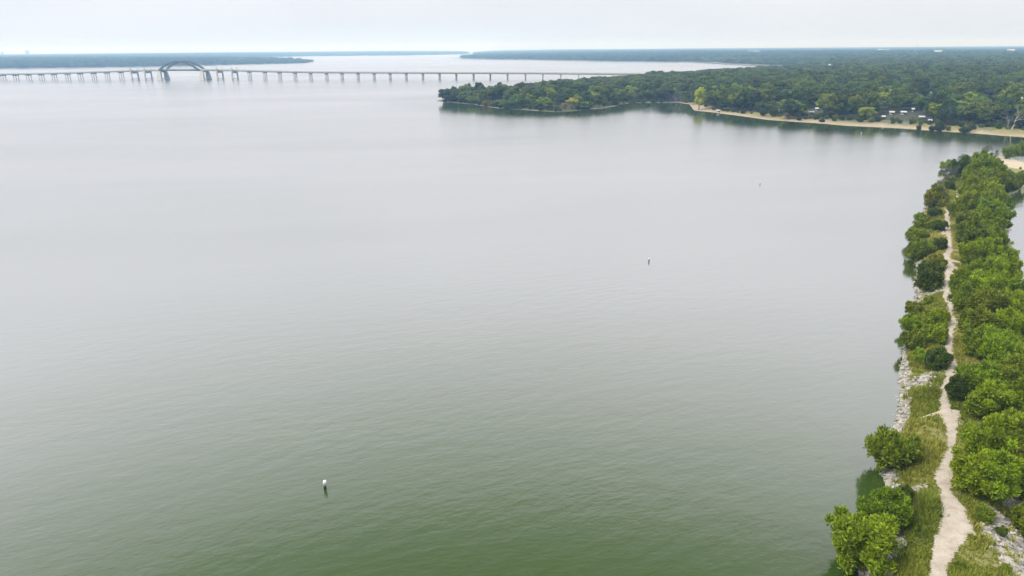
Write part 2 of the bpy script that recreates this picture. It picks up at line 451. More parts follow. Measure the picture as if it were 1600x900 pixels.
# ------------------------------------------------------------------ causeway (embankment with the path)
CW = [(1353, 1400), (1349, 1100), (1344, 950), (1348, 900), (1360, 850), (1370, 800), (1382, 768), (1378, 742), (1380, 722), (1388, 692), (1397, 662), (1402, 630),
      (1406, 600), (1410, 575), (1413, 545), (1420, 520), (1424, 490), (1427, 470), (1431, 440), (1434, 420), (1435, 402), (1428, 390), (1430, 370),
      (1438, 348), (1443, 328), (1447, 318), (1456, 301), (1467, 286), (1478, 274), (1487, 264), (1500, 254), (1520, 250), (1550, 245), (1600, 237),
      (1660, 233), (1800, 244), (2100, 275), (2100, 320), (1800, 305), (1640, 296), (1600, 293), (1592, 297), (1582, 304), (1574, 312), (1573, 330), (1577, 350), (1576, 372),
      (1580, 400), (1588, 430), (1598, 452), (1606, 500), (1618, 560), (1630, 620), (1632, 700), (1622, 780), (1618, 830), (1640, 890), (1690, 960), (1770, 1100), (1900, 1400)]
CWP = P2(CW)
CREST = 2.3
PATH = [(1465, 1150, 44), (1463, 1000, 42), (1466, 920, 40), (1466, 890, 36), (1474, 860, 38), (1488, 835, 52), (1494, 810, 58), (1488, 785, 48), (1479, 765, 30), (1474, 745, 24), (1480, 722, 20),
        (1487, 700, 16), (1489, 675, 15), (1486, 655, 22), (1481, 640, 16), (1476, 620, 10), (1475, 605, 10), (1483, 588, 10), (1492, 572, 14), (1487, 558, 9), (1482, 545, 12),
        (1485, 525, 11), (1488, 505, 10), (1486, 490, 9), (1486, 475, 8), (1482, 460, 13), (1480, 445, 6), (1482, 428, 8), (1484, 414, 13), (1478, 400, 12), (1484, 388, 8), (1483, 370, 7),
        (1480, 350, 6), (1481, 333, 8), (1488, 322, 5), (1496, 310, 5), (1499, 298, 7), (1503, 290, 4)]
SPURS = [[(1445, 640, 6), (1462, 640, 9), (1480, 641, 12)], [(1494, 805, 50), (1508, 822, 34), (1520, 830, 16)], [(1484, 392, 6), (1494, 390, 8), (1500, 392, 5)],
         [(1488, 405, 8), (1497, 408, 7), (1502, 410, 4)], [(1490, 415, 8), (1500, 423, 6)], [(1478, 765, 10), (1462, 760, 6), (1440, 757, 5)], [(1473, 364, 4), (1474, 360, 5), (1475, 368, 4)],
         [(1484, 330, 5), (1476, 325, 3)], [(1495, 640, 14), (1488, 660, 14)]]
def strip(lst):
    out = []
    for x, y, wd in lst:
        p = at(x, y, CREST + .1); out.append((p[0], p[1], wd * float(np.interp(y, (400, 560, 700, 790), (1.15, .95, .74, .68))) / ppm(p) / 2))
    return out
STRIPS = [strip(PATH)] + [strip(s) for s in SPURS]
def path_sd(X, Y):
    """positive inside the path"""
    best = np.full(np.shape(X), -1e9)
    for st in STRIPS:
        for (ax, ay, ar), (bx, by, br) in zip(st[:-1], st[1:]):
            ex, ey = bx - ax, by - ay; L = ex * ex + ey * ey
            t = np.clip(((X - ax) * ex + (Y - ay) * ey) / L, 0, 1)
            d = np.hypot(X - ax - t * ex, Y - ay - t * ey)
            best = np.maximum(best, ar + (br - ar) * t - d)
    return best
def h_cw(X, Y):
    s = sdist(X, Y, CWP) + .35 * N1(X, Y, 2.0)
    pd = path_sd(X, Y)
    up = CREST * sstep(-.5, 4.6, s) * .9 + .1 * CREST * sstep(3, 9, s)
    up = np.where(s < 0, np.maximum(-1.5, s * .5), up)
    nz = .12 * N2(X, Y, 1.6) * sstep(0, 1.5, s) * (1 - .85 * sstep(-1, 0.2, pd))
    return up + nz, s, pd
xs = [p[0] for p in CWP]; ys = [p[1] for p in CWP]
GX0, GX1, GY0, GY1 = min(xs) - 3, 175.0, 18.0, max(ys) + 4
def grid_mesh(step, maskf, x0, x1, y0, y1):
    X, Y = np.meshgrid(np.arange(x0, x1, step), np.arange(y0, y1, step))
    return X, Y
step = .42
X, Y = np.meshgrid(np.arange(GX0, GX1, step), np.arange(GY0, GY1, step))
H, Sd, Pd = h_cw(X, Y)
NR = [tuple(at(x, y, 1.6)[:2]) for x, y in ((1526, 806), (1540, 798), (1600, 812), (1660, 830), (1760, 1000), (1600, 1000), (1584, 930), (1568, 900), (1556, 878), (1540, 856), (1524, 842), (1516, 828))]
def stony(X, Y, s):
    """bare riprap: a band along the lake side, the whole lagoon bank at the near end, and scattered patches"""
    px_side = sdist(X, Y, CWP)
    near_right = sstep(-.6, .5, sdist(X, Y, NR) + .5 * N3(X, Y, 1.5))
    band = 1 - sstep(.9, 1.9, s + .5 * N3(X, Y, 4.0))
    patch = sstep(.9, 1.3, N2(X, Y, 5.5)) * (1 - sstep(3.0, 5.5, s))
    lo_left = (1 - sstep(2.4, 3.6, s + .5 * N3(X, Y, 3.0))) * (Y < at(1400, 775)[1])
    return np.clip(np.maximum.reduce([band, patch, near_right, lo_left]), 0, 1)
ST = stony(X, Y, Sd)
SANDY = sstep(-6, 3, X - at(1566, 262, 1.5)[0]) * sstep(-3, 3, Y - at(1600, 276, 1.5)[1]) * (1 - sstep(-1, 3, Y - at(1600, 249, 1.5)[1]))
idx = np.arange(X.size).reshape(X.shape)
q = np.stack([idx[:-1, :-1], idx[:-1, 1:], idx[1:, 1:], idx[1:, :-1]], -1).reshape(-1, 4)
q = q[H.ravel()[q].max(1) > -.8]
used = np.unique(q); mp_ = np.full(X.size, -1); mp_[used] = np.arange(len(used))
V = np.stack([X.ravel(), Y.ravel(), H.ravel()], -1)[used]
causeway = link('causeway_ground', mesh_np('causeway_ground', V, mp_[q], M_cause, True, {'stony': ST.ravel()[used], 'sandy': SANDY.ravel()[used]}))
tag(causeway, kind='structure')

# the path: its own sheet just above the causeway
pst = .14
allp = np.concatenate([np.array(s) for s in STRIPS])
X, Y = np.meshgrid(np.arange(allp[:, 0].min() - 3, allp[:, 0].max() + 3, pst), np.arange(max(19, allp[:, 1].min() - 3), allp[:, 1].max() + 3, pst * 1.5))
PD = path_sd(X, Y) + .24 * N1(X, Y, .9) + .16 * N2(X, Y, .3)
idx = np.arange(X.size).reshape(X.shape)
q = np.stack([idx[:-1, :-1], idx[:-1, 1:], idx[1:, 1:], idx[1:, :-1]], -1).reshape(-1, 4)
q = q[PD.ravel()[q].mean(1) > 0]
used = np.unique(q); mp_ = np.full(X.size, -1); mp_[used] = np.arange(len(used))
xu, yu = X.ravel()[used], Y.ravel()[used]
hu = h_cw(xu, yu)[0] + .07
tag(link('path', mesh_np('path', np.stack([xu, yu, hu], -1), mp_[q], M_path, True)), kind='structure')

def ground(x, y):
    return float(h_cw(np.array([x]), np.array([y]))[0][0])

# the lake: one flat sheet; 'calm' marks the sheltered strip along the shores
def lake():
    A = np.radians(np.linspace(-180, 180, 721)); R = np.concatenate([[2.0], np.geomspace(12, 16500, 330)])
    AA, RR = np.meshgrid(A, R); X, Y = RR * np.sin(AA), RR * np.cos(AA)
    calm = np.zeros(X.shape)
    for poly, w0, w1_, top in ((MAIN, 10.0, 62.0, 1.0), (CWP, 0.0, 9.0, .8)):
        d = -sdist(X, Y, poly); calm = np.maximum(calm, top * (1 - sstep(w0, w1_ * (1 + .25 * N1(X, Y, 40)), d)))
    lag = sstep(0, 4, X - (at(1580, 400)[0] + (Y - at(1580, 400)[1]) * (at(1590, 310)[0] - at(1580, 400)[0]) / (at(1590, 310)[1] - at(1580, 400)[1]))) * (Y < at(1600, 296)[1]) * (Y > 20)
    calm = np.maximum(calm, lag * .6)
    idx = np.arange(X.size).reshape(X.shape)
    q = np.stack([idx[:-1, :-1], idx[:-1, 1:], idx[1:, 1:], idx[1:, :-1]], -1).reshape(-1, 4)
    me = mesh_np('lake_water', np.stack([X.ravel(), Y.ravel(), np.zeros(X.size)], -1), q, M_water, True, {'calm': calm.ravel()})
    tag(link('lake_water', me), kind='structure')
lake()

# ------------------------------------------------------------------ stones of the riprap
def rock_mesh(seed):
    r = np.random.default_rng(seed)
    bm = bmesh.new()
    pts = r.normal(size=(11, 3)); pts /= np.linalg.norm(pts, axis=1)[:, None]
    pts *= np.array([.5, .42, .32]) * r.uniform(.75, 1.1, (11, 1))
    for p in pts: bm.verts.new(p)
    bmesh.ops.convex_hull(bm, input=bm.verts)
    for v in [v for v in bm.verts if not v.link_faces]: bm.verts.remove(v)
    bmesh.ops.triangulate(bm, faces=bm.faces)
    me = bpy.data.meshes.new('stone'); bm.to_mesh(me); bm.free()
    me.materials.append(M_stone)
    return me
ROCKS = [rock_mesh(100 + k) for k in range(9)]
rk = [(np.array([v.co[:] for v in m.vertices]), np.array([p.vertices[:] for p in m.polygons])) for m in ROCKS]
n = 200000
cx = RNG.uniform(GX0, 150, n); cy = RNG.uniform(GY0, GY1, n)
hh, ss, pp = h_cw(cx, cy)
st = stony(cx, cy, ss)
sandy = sstep(-6, 3, cx - at(1566, 262, 1.5)[0]) * (cy > at(1600, 285, 1.5)[1])
ok = (ss > -.7) & (pp < -.2) & (RNG.uniform(0, 1, n) < st * .95 + .012) & (sandy < .3)
cx, cy, hh, ss = cx[ok], cy[ok], hh[ok], ss[ok]
D = np.hypot(cx, cy)
px_, py_, _ = pix(np.stack([cx, cy, hh], -1))
inview = (px_ > 1250) & (px_ < 1680) & (py_ < 990)
size = RNG.gamma(3.0, .075, len(cx)) + .15
size = np.clip(size, .18, .85)
# thin out by distance so that counts stay sane
order = np.argsort(-(size / D) * inview)
order = order[:15000]
Rz = RNG.uniform(0, 6.28, len(cx))
def rock_rot(i):
    return Matrix.Rotation(Rz[i], 3, 'Z') @ Matrix.Rotation(RNG.uniform(-.4, .4), 3, 'X') @ Matrix.Rotation(RNG.uniform(-.4, .4), 3, 'Y')
for i in order[:300]:
    o = bpy.data.objects.new('stone', ROCKS[int(RNG.integers(9))]); COL.objects.link(o); o.parent = causeway
    o.location = (cx[i], cy[i], hh[i] + .12 * size[i]); o.scale = (size[i],) * 3
    o.rotation_euler = rock_rot(i).to_euler()
Vs, Fs, Ts, nn = [], [], [], 0
for i in order[300:]:
    v, f = rk[int(RNG.integers(9))]
    R_ = np.array(rock_rot(i))
    Vs.append((v * size[i]) @ R_.T + np.array([cx[i], cy[i], hh[i] + .12 * size[i]]))
    Fs.append(f + nn); nn += len(v); Ts.append(np.full(len(v), RNG.uniform()))
o = link('riprap_rubble', mesh_np('riprap_rubble', np.concatenate(Vs), np.concatenate(Fs), M_stone, False, {'tint': np.concatenate(Ts)}), causeway)
tag(o, kind='stuff')

# ------------------------------------------------------------------ grass on the causeway
def grass():
    n = 150000
    cy = 26 + 250 * RNG.uniform(0, 1, n) ** 1.4
    pl_ = np.array(sorted([(b_, a_) for a_, b_, _ in STRIPS[0]])); cx = np.interp(cy, pl_[:, 0], pl_[:, 1]) + RNG.uniform(-9.5, 13, n)
    # keep more of the near ones
    h, s, pdd = h_cw(cx, cy)
    st = stony(cx, cy, s)
    dens = sstep(-.1, .8, N1(cx, cy, 2.2) + .9)
    keep = (s > .3) & (pdd < -.05 + .35 * RNG.uniform(0, 1, n) ** 4) & (RNG.uniform(0, 1, n) < (1 - st) * (.16 + .84 * dens) + .012)
    cx, cy, h, pdd = cx[keep], cy[keep], h[keep], pdd[keep]
    px_, py_, _ = pix(np.stack([cx, cy, h], -1))
    k = (px_ > 1280) & (px_ < 1720) & (py_ < 1050)
    cx, cy, h, pdd = cx[k], cy[k], h[k], pdd[k]
    D = np.hypot(cx, cy)
    n = len(cx); nb = 11
    patch = N2(cx, cy, 1.3); patch2 = N3(cx, cy, 6.0)
    hgt = np.clip(.48 + .34 * patch, .12, 1.2) * sstep(-.2, .9, -pdd + .1)
    hgt = np.maximum(hgt, .10)
    V = np.empty((n, nb, 3, 3)); T = np.empty((n, nb, 3))
    ang = RNG.uniform(0, 2 * np.pi, (n, nb)); lean = RNG.uniform(.15, .75, (n, nb))
    hb = hgt[:, None] * RNG.uniform(.6, 1.2, (n, nb))
    wb = (.036 + .0006 * D)[:, None] * RNG.uniform(.7, 1.6, (n, nb))
    off = RNG.normal(0, .13, (n, nb, 2))
    bx = cx[:, None] + off[..., 0]; by = cy[:, None] + off[..., 1]
    ca, sa = np.cos(ang), np.sin(ang)
    V[..., 0, 0] = bx - sa * wb; V[..., 0, 1] = by + ca * wb; V[..., 0, 2] = h[:, None] - .03
    V[..., 1, 0] = bx + sa * wb; V[..., 1, 1] = by - ca * wb; V[..., 1, 2] = h[:, None] - .03
    V[..., 2, 0] = bx + ca * hb * lean; V[..., 2, 1] = by + sa * hb * lean; V[..., 2, 2] = h[:, None] + hb
    base = np.clip(.58 + .22 * patch2 + .20 * N1(cx, cy, 1.7), 0, 1)
    T[:] = np.clip(base[:, None] + RNG.normal(0, .12, (n, nb)), 0, 1)[..., None]
    F = np.arange(n * nb * 3).reshape(-1, 3)
    o = link('grass', mesh_np('grass', V.reshape(-1, 3), F, M_grass, False, {'tint': T.ravel()}))
    tag(o, 'tall dry yellow-green grass on both sides of the pale path', 'grass', kind='stuff')
grass()

# ------------------------------------------------------------------ foliage
def crown_mesh(name, seed, mat, nclump, nleaf, ll, lw, rad, zc, zr, feather, rc=(.24, .40), flat=False, core=True, ragged=0.0):
    r = np.random.default_rng(seed)
    d = r.normal(size=(nclump, 3)); d /= np.linalg.norm(d, axis=1)[:, None]
    rr = r.uniform(.25, 1, nclump) ** .55
    C = d * rr[:, None] * np.array([rad * .72, rad * .72, zr * .74])
    if flat: C[:, 2] = np.where(C[:, 2] < -.25 * zr, -.25 * zr + r.uniform(-.1, .1, nclump) * zr, C[:, 2])
    C *= (1 + .22 * r.normal(size=(nclump, 1)).clip(-1.2, 1.2))
    if ragged:
        C *= 1 + ragged * r.normal(size=(nclump, 3)).clip(-1.5, 1.5)
        lob = np.sin(2 * np.arctan2(C[:, 1], C[:, 0]) + r.uniform(0, 6.3)) + .7 * np.sin(3 * np.arctan2(C[:, 1], C[:, 0]) + r.uniform(0, 6.3))
        C *= (1 + .13 * lob)[:, None]; C[:, 2] += .10 * zr * r.normal(size=nclump)
    C[:, 2] += zc
    RC = r.uniform(rc[0], rc[1], nclump) * (zr / rad * .4 + .6)
    ct = r.uniform(.15, .85, nclump)
    k = r.choice(nclump, nleaf, p=RC ** 2 / (RC ** 2).sum())
    u = r.normal(size=(nleaf, 3)); u[:, 2] += .35; u /= np.linalg.norm(u, axis=1)[:, None]
    far_ = r.uniform(.72, 1.12, nleaf) if not ragged else .55 + .6 * r.uniform(0, 1, nleaf) + .45 * r.uniform(0, 1, nleaf) ** 6
    pos = C[k] + u * (RC[k] * far_)[:, None] * np.array([1, 1, 1.15 if ragged else .82])
    # drop leaves buried in neighbouring clumps
    D2 = np.linalg.norm(pos[:, None, :] - C[None], axis=2) / RC[None]
    D2[np.arange(nleaf), k] = 9
    ok = (D2.min(1) > .72) & (pos[:, 2] > .03)
    pos, u, k = pos[ok], u[ok], k[ok]; m = len(pos)
    nrm = u + r.normal(0, .55, (m, 3)); nrm /= np.linalg.norm(nrm, axis=1)[:, None]
    if feather: t = u * .8 + np.array([0, 0, .45]) + r.normal(0, .45, (m, 3))
    else: t = r.normal(size=(m, 3))
    if not feather: t -= nrm * (t * nrm).sum(1)[:, None]
    t /= np.linalg.norm(t, axis=1)[:, None]
    b = np.cross(nrm, t); b /= np.linalg.norm(b, axis=1)[:, None] + 1e-9
    L = (ll * r.uniform(.6, 1.4, m))[:, None]; Wd = (lw * r.uniform(.6, 1.4, m))[:, None]
    V = np.stack([pos - t * L * .5, pos + b * Wd * .5 + t * L * .1, pos + t * L * .5, pos - b * Wd * .5 + t * L * .1], 1).reshape(-1, 3)
    F = np.arange(m * 4).reshape(-1, 4)
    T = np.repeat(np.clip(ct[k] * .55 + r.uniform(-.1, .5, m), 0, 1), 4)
    Fl = [F]
    if core:
        lat, lon = 4, 7
        base = np.array([[math.sin(math.pi * (i + .5) / lat) * math.cos(2 * math.pi * j / lon), math.sin(math.pi * (i + .5) / lat) * math.sin(2 * math.pi * j / lon), math.cos(math.pi * (i + .5) / lat)] for i in range(lat) for j in range(lon)])
        bf = np.array([[i * lon + j, (i + 1) * lon + j, (i + 1) * lon + (j + 1) % lon, i * lon + (j + 1) % lon] for i in range(lat - 1) for j in range(lon)])
        n0 = len(V); VV, FF, TT = [V], [], [T]
        for c, q_, tt in zip(C, RC, ct):
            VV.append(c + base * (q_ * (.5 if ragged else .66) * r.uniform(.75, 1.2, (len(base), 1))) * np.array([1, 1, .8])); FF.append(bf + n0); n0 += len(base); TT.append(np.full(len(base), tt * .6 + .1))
        V = np.concatenate(VV); Fl.append(np.concatenate(FF)); T = np.concatenate(TT)
        V[:, 2] = np.maximum(V[:, 2], .01)
    return mesh_np(name, V, Fl, mat, False, {'tint': T})

def trunk_mesh(seed, zt, spread, r0, nl, mat, lean=0.0):
    r = np.random.default_rng(seed); b = MB()
    top = np.array([lean, r.uniform(-.05, .05), zt * .55])
    b.tube([(0, 0, -.08), top * .5 + np.array([.02, 0, 0]), top], [r0, r0 * .85, r0 * .7], 7)
    for i in range(nl):
        a = 2 * math.pi * (i + r.uniform(0, .6)) / nl
        e = np.array([math.cos(a) * spread, math.sin(a) * spread, zt * r.uniform(.9, 1.25)])
        mid = top * .45 + e * .55 + np.array([0, 0, -.06]) + r.normal(0, .03, 3)
        b.tube([top * .9, mid, e], [r0 * .6, r0 * .38, r0 * .1], 5)
    return b.mesh('trunk', mat, True)

# feathery waterside trees of the causeway: unit radius 1, height about 1.75
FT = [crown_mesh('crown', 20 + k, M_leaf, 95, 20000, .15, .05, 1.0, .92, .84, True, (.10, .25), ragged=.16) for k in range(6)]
FTR = [trunk_mesh(40 + k, 1.0, .55, .055, 5, M_bark) for k in range(6)]
# low bushes: crown down to the ground
BU = [crown_mesh('crown', 60 + k, M_leaf, 64, 12000, .15, .06, 1.0, .62, .60, True, (.13, .29), ragged=.15) for k in range(5)]
BUR = [trunk_mesh(80 + k, .5, .5, .05, 6, M_bark) for k in range(5)]
# thin airy shrubs with grey twigs
AI = [crown_mesh('crown', 90 + k, M_leaf, 26, 1100, .15, .05, 1.0, .85, .8, True, (.2, .3), core=False) for k in range(2)]
# oaks of the woods
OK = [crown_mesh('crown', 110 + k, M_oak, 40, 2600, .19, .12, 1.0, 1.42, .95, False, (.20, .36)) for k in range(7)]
OKR = [trunk_mesh(130 + k, 1.25, .6, .075, 5, M_bark) for k in range(7)]
# narrow upright trees
TA = [crown_mesh('crown', 150 + k, M_oak, 34, 2600, .2, .12, .62, 1.75, 1.45, False, (.2, .32)) for k in range(2)]

def twig_tree_mesh(seed, h, mat, n=5, depth=4, spread=.6, lean=(0, 0), r0=.05):
    r = np.random.default_rng(seed); b = MB()
    def grow(p, d, L, rad, lv):
        q1 = p + d * L * .5 + r.normal(0, .05 * L, 3); q2 = p + d * L + r.normal(0, .06 * L, 3)
        b.tube([p, q1, q2], [rad, rad * .8, rad * .55], 5 if lv < 2 else 3, cap=False)
        if lv >= depth: return
        for _ in range(int(r.integers(2, 4))):
            nd = d + r.normal(0, spread, 3) + np.array([0, 0, .15]); nd /= np.linalg.norm(nd)
            grow(q2 if r.uniform() < .7 else q1, nd, L * r.uniform(.55, .8), rad * .55, lv + 1)
    for i in range(n):
        a = 2 * math.pi * i / n
        d = np.array([math.cos(a) * .35 * (n > 1) + lean[0], math.sin(a) * .35 * (n > 1) + lean[1], 1.0]); d /= np.linalg.norm(d)
        grow(np.array([0, 0, -.05]), d, h * .38, r0, 0)
    return b.mesh('branches', mat, True)

PROTO = {}
def plant(name, loc, W_, H_, crown, trunk, color, label, cat, group=None, rz=None, extra=None):
    o = empty(name, loc, RNG.uniform(0, 6.28) if rz is None else rz, label, cat, group)
    o.scale = (W_ / 2, W_ / 2, H_)
    if crown is not None:
        c = link('crown', crown, o); c.color = (*color, 1)
    if trunk is not None: link('trunk', trunk, o)
    if extra is not None: link('branches', extra, o)
    return o

G1 = (.195, .266, .008)       # fresh yellow-green of the waterside trees
G2 = (.158, .206, .011)       # mid olive green
G3 = (.080, .120, .012)       # dark green
G4 = (.185, .212, .018)       # olive
G5 = (.170, .250, .009)       # bright
GG = (.085, .100, .060)       # grey green
def place(cx, cy, wpx, kind, color, label, group=None, hf=1.0):
    """crown centre and crown width as read off the photograph -> a tree standing on the causeway"""
    zc = 3.0
    for _ in range(4):
        p = at(cx, cy, zc); Wm = wpx / ppm(p)
        g = max(0.0, ground(p[0], p[1]))
        unit = {'tree': .92, 'bush': .62, 'airy': .85}[kind]
        zc = g + unit * Wm / 2 * hf
    loc = (p[0], p[1], g - .05)
    k = int(RNG.integers(100))
    if kind == 'tree': return plant('waterside_tree', loc, Wm, Wm / 2 * hf, FT[k % 6], FTR[k % 6], color, label, 'tree', group)
    if kind == 'bush': return plant('bush', loc, Wm, Wm / 2 * hf, BU[k % 5], BUR[k % 5], color, label, 'bush', group)
    return plant('bush', loc, Wm, Wm / 2 * hf, AI[k % 2], None, color, label, 'bush', group, extra=TW[k % 2])
TW = [twig_tree_mesh(170 + k, 1.9, simple('grey_twigs', (.24, .23, .21), .9, .2, 8), 6, 4, .55, r0=.022) for k in range(2)]
PALE = [twig_tree_mesh(190 + k, 1.25, M_palebark, 6, 4, .6, r0=.016) for k in range(2)]

LS = 'bushes on the lake side of the path'
LEFTBANK = [
    (1346, 846, 112, 'tree', G5, 'large bright green tree at the causeway near end, lowest in the picture, overhanging the lake', 1.0),
    (1384, 794, 86, 'tree', G5, 'bright green tree just behind the nearest tree, its crown tipped pale at the lake side', 1.0),
    (1413, 776, 44, 'bush', G3, 'small dark green bush tucked against the landward side of the two big bright trees', 1.2),
    (1392, 702, 84, 'bush', G2, 'rounded olive bush over the water, dark hollow below, just beyond two big bright trees', 1.2),
    (1441, 557, 34, 'bush', G5, 'low yellow-green bush on the lake side of the round dark bush with pale twigs', 1.0),
    (1466, 560, 46, 'bush', G3, 'round dark green bush with pale twigs, alone beside the left edge of the narrow path', 1.15),
    (1463, 522, 46, 'bush', G5, 'pale-tipped light green bush against the left path edge, front right of a four-bush clump', 1.1),
    (1466, 496, 42, 'bush', G1, 'green bush beside the path at the back right of a four-bush clump', 1.1),
    (1428, 532, 46, 'bush', G2, 'dark green bush overhanging the lake where the long bare stone strip begins', 1.15),
    (1424, 506, 40, 'bush', G1, 'green bush at the lake edge, back left of a four-bush clump', 1.1),
    (1428, 482, 32, 'bush', G4, 'yellowish bush with pale blossom at the lake edge, next to a small stone patch', 1.1),
    (1455, 470, 26, 'bush', G2, 'small low olive bush in grass just behind the stone patch left of the path', .9),
    (1454, 432, 54, 'bush', G3, 'dark green bush streaked by bare pale branches, filling the bank from lake to path', 1.25),
    (1464, 410, 36, 'bush', G4, 'olive bush directly behind the dark bush with pale bare branches', 1.0),
    (1438, 390, 44, 'bush', G2, 'olive bush over its dark reflection in the lake, near end of a long bush row', 1.2),
    (1468, 382, 28, 'bush', G3, 'dark green bush bulging over the left path edge at a long bush row', 1.1),
    (1434, 368, 36, 'bush', G2, 'olive bush in the middle of the long bush row along the lake', 1.1),
    (1468, 352, 26, 'bush', G3, 'dark flat bush left of the path, next to two small sandy spots', 1.0),
    (1446, 352, 34, 'bush', G4, 'brownish olive bush toward the far end of the long bush row', 1.0),
    (1460, 333, 23, 'bush', G3, 'small round dark bush right beside a pale stone patch at the lake', 1.15),
    (1440, 340, 26, 'bush', G1, 'low bright bush at the lake edge in front of the small round dark bush', 1.0),
    (1462, 309, 46, 'bush', G4, 'broad dome-shaped olive bush with greyish top on the lake edge left of the path end', 1.2),
    (1485, 291, 19, 'bush', G3, 'small near-black green bush behind the dome-shaped olive bush', 1.3),
    (1468, 289, 22, 'airy', GG, 'grey-green twiggy bush at the lake edge behind the dome-shaped olive bush', 1.0),
    (1484, 272, 34, 'airy', GG, 'leafless-looking grey shrub leaning over the lake near the causeway bend', 1.0),
    (1500, 262, 38, 'tree', G3, 'dark green tree with shaded underside at the causeway bend, beside the grey bare shrub', 1.0),
    (1520, 256, 34, 'bush', G2, 'green bush right of the dark tree at the causeway bend', 1.3),
    (1480, 258, 20, 'bush', G1, 'bright leafy bush jutting farthest out over the lake at the causeway bend', 1.1),
    (1504, 248, 20, 'airy', GG, 'grey-topped airy bush rising behind the dark tree at the causeway bend', 1.0),
    (1535, 248, 23, 'bush', G2, 'rounded bush with bright left side and dark right side, near the far grassy shore', 1.5),
    (1541, 236, 22, 'airy', GG, 'thin grey-green bush standing against the water behind the rounded two-toned bush', 1.1),
    (1557, 240, 10, 'airy', GG, 'small wispy sapling alone against the water on the far grassy shore', 1.7),
    (1562, 257, 12, 'bush', G3, 'small dark bush at the left end of the sandy clearing', 1.6),
    (1580, 237, 24, 'tree', G5, 'round bright yellow-green tree on the grass above the sandy clearing', 1.0),
    (1600, 232, 22, 'tree', G1, 'bright green tree cut by the right picture edge above the sandy clearing', 1.2),
    (1596, 280, 26, 'tree', G2, 'green tree hanging over the lagoon at the right picture edge, below the sandy clearing', 1.2),
    (1565, 829, 21, 'bush', G3, 'small dark green bush sitting among pale boulders at the lower right', 1.0),
    (1573, 888, 18, 'bush', G1, 'small yellow-green bush among pale boulders at the bottom right edge', 1.0),
    (1500, 884, 26, 'bush', G2, 'low olive clump at the right edge of the path at the bottom of the picture', .8),
    (1540, 804, 40, 'bush', G2, 'low green bush where the boulder bank meets the near end of the belt', .8),
]
for cx_, cy_, w_, k_, c_, lab, hf_ in LEFTBANK:
    o = place(cx_, cy_, w_, k_, c_, lab, None, hf_)
    if 'pale' in lab and 'ranches' in lab and 'behind' not in lab or 'pale twigs' in lab and 'round dark green' in lab: link('branches', PALE[cx_ % 2], o)

BELT = 'trees of the dense belt right of the path'
BSH = 'bright green tree inside the dense belt between the sandy path and the lagoon'
BELTS = [
    (1545, 264, 46, None), (1526, 276, 40, None), (1562, 280, 44, None), (1576, 290, 30, 'belt tree at the far end of the belt, overhanging the narrow mouth of the lagoon'),
    (1520, 300, 38, 'belt tree beside the last visible scrap of path at the far end'), (1546, 303, 46, None), (1513, 322, 40, None), (1550, 328, 44, None), (1566, 314, 28, None), (1497, 326, 26, 'low belt tree crowding the path between its two far visible scraps'),
    (1510, 346, 38, None), (1536, 350, 42, None), (1561, 348, 40, 'belt tree whose crown juts as a point over the lagoon, halfway along the belt'), (1518, 370, 48, 'belt tree with a near-black hollow under its path side, behind a grassy strip'), (1556, 375, 42, None),
    (1524, 396, 46, None), (1548, 394, 46, None), (1570, 400, 36, 'belt tree on the lagoon bank just nearer than the pointed overhanging one'), (1530, 420, 46, None), (1566, 424, 50, None),
    (1504, 442, 40, 'belt tree pressing on the path where it pinches beside the dark bush with bare branches'), (1530, 448, 50, None), (1566, 450, 56, None), (1597, 452, 36, None), (1513, 468, 44, None), (1546, 474, 56, None), (1584, 482, 48, None),
    (1532, 508, 62, 'broad pale-topped belt tree beside the grassy strip at mid path'), (1570, 512, 58, None), (1602, 512, 44, None), (1530, 534, 50, None), (1562, 548, 56, None), (1596, 552, 52, None),
    (1500, 606, 40, 'dark green belt tree pushing over the path at its narrowest bend'), (1532, 592, 60, 'belt tree with pale twig tips beside the narrowest bend of the path'), (1574, 586, 62, None), (1548, 626, 68, None), (1592, 630, 66, None),
    (1536, 690, 70, 'near belt tree with a pale-twigged gap in its crown, right of the widening path'), (1574, 684, 76, None), (1524, 738, 64, 'belt tree leaning to the path edge at the near end, above the wide path'), (1556, 742, 82, 'biggest belt tree at the near end, above the boulder bank'), (1602, 742, 74, None), (1612, 812, 60, 'belt tree cut by the right picture edge beside the boulder bank'),
    (1634, 600, 70, None), (1640, 680, 80, None), (1622, 545, 56, None),
]
ROWS = [(0, 290, 'the grey bare shrubs at the bend'), (290, 335, 'the dome-shaped olive bush'), (335, 388, 'the long bush row'), (388, 432, 'the sandy spurs of the path'),
        (432, 460, 'the dark bush with bare branches'), (460, 495, 'the blossoming bush and stone patch'), (495, 560, 'the four-bush clump'), (560, 645, 'the narrowest bend of the path'), (645, 900, 'the near end of the path')]
BL_ = {}
for lo_, hi_, nm in ROWS:
    row = sorted([b_ for b_ in BELTS if b_[3] is None and lo_ <= b_[1] < hi_], key=lambda b_: b_[0])
    side = {1: [''], 2: ['path-side ', 'lagoon-side '], 3: ['path-side ', 'middle ', 'lagoon-side ']}
    for k, b_ in enumerate(row):
        if len(row) <= 3: BL_[b_] = f'bright green {side[len(row)][k]}belt tree level with {nm}'
        else: BL_[b_] = f'bright green belt tree level with {nm}, {["first", "second", "third", "fourth", "fifth", "sixth", "seventh", "eighth", "ninth"][k]} from the path'
BELTS = [(a, b_, c, d or BL_[(a, b_, c, d)]) for a, b_, c, d in BELTS]
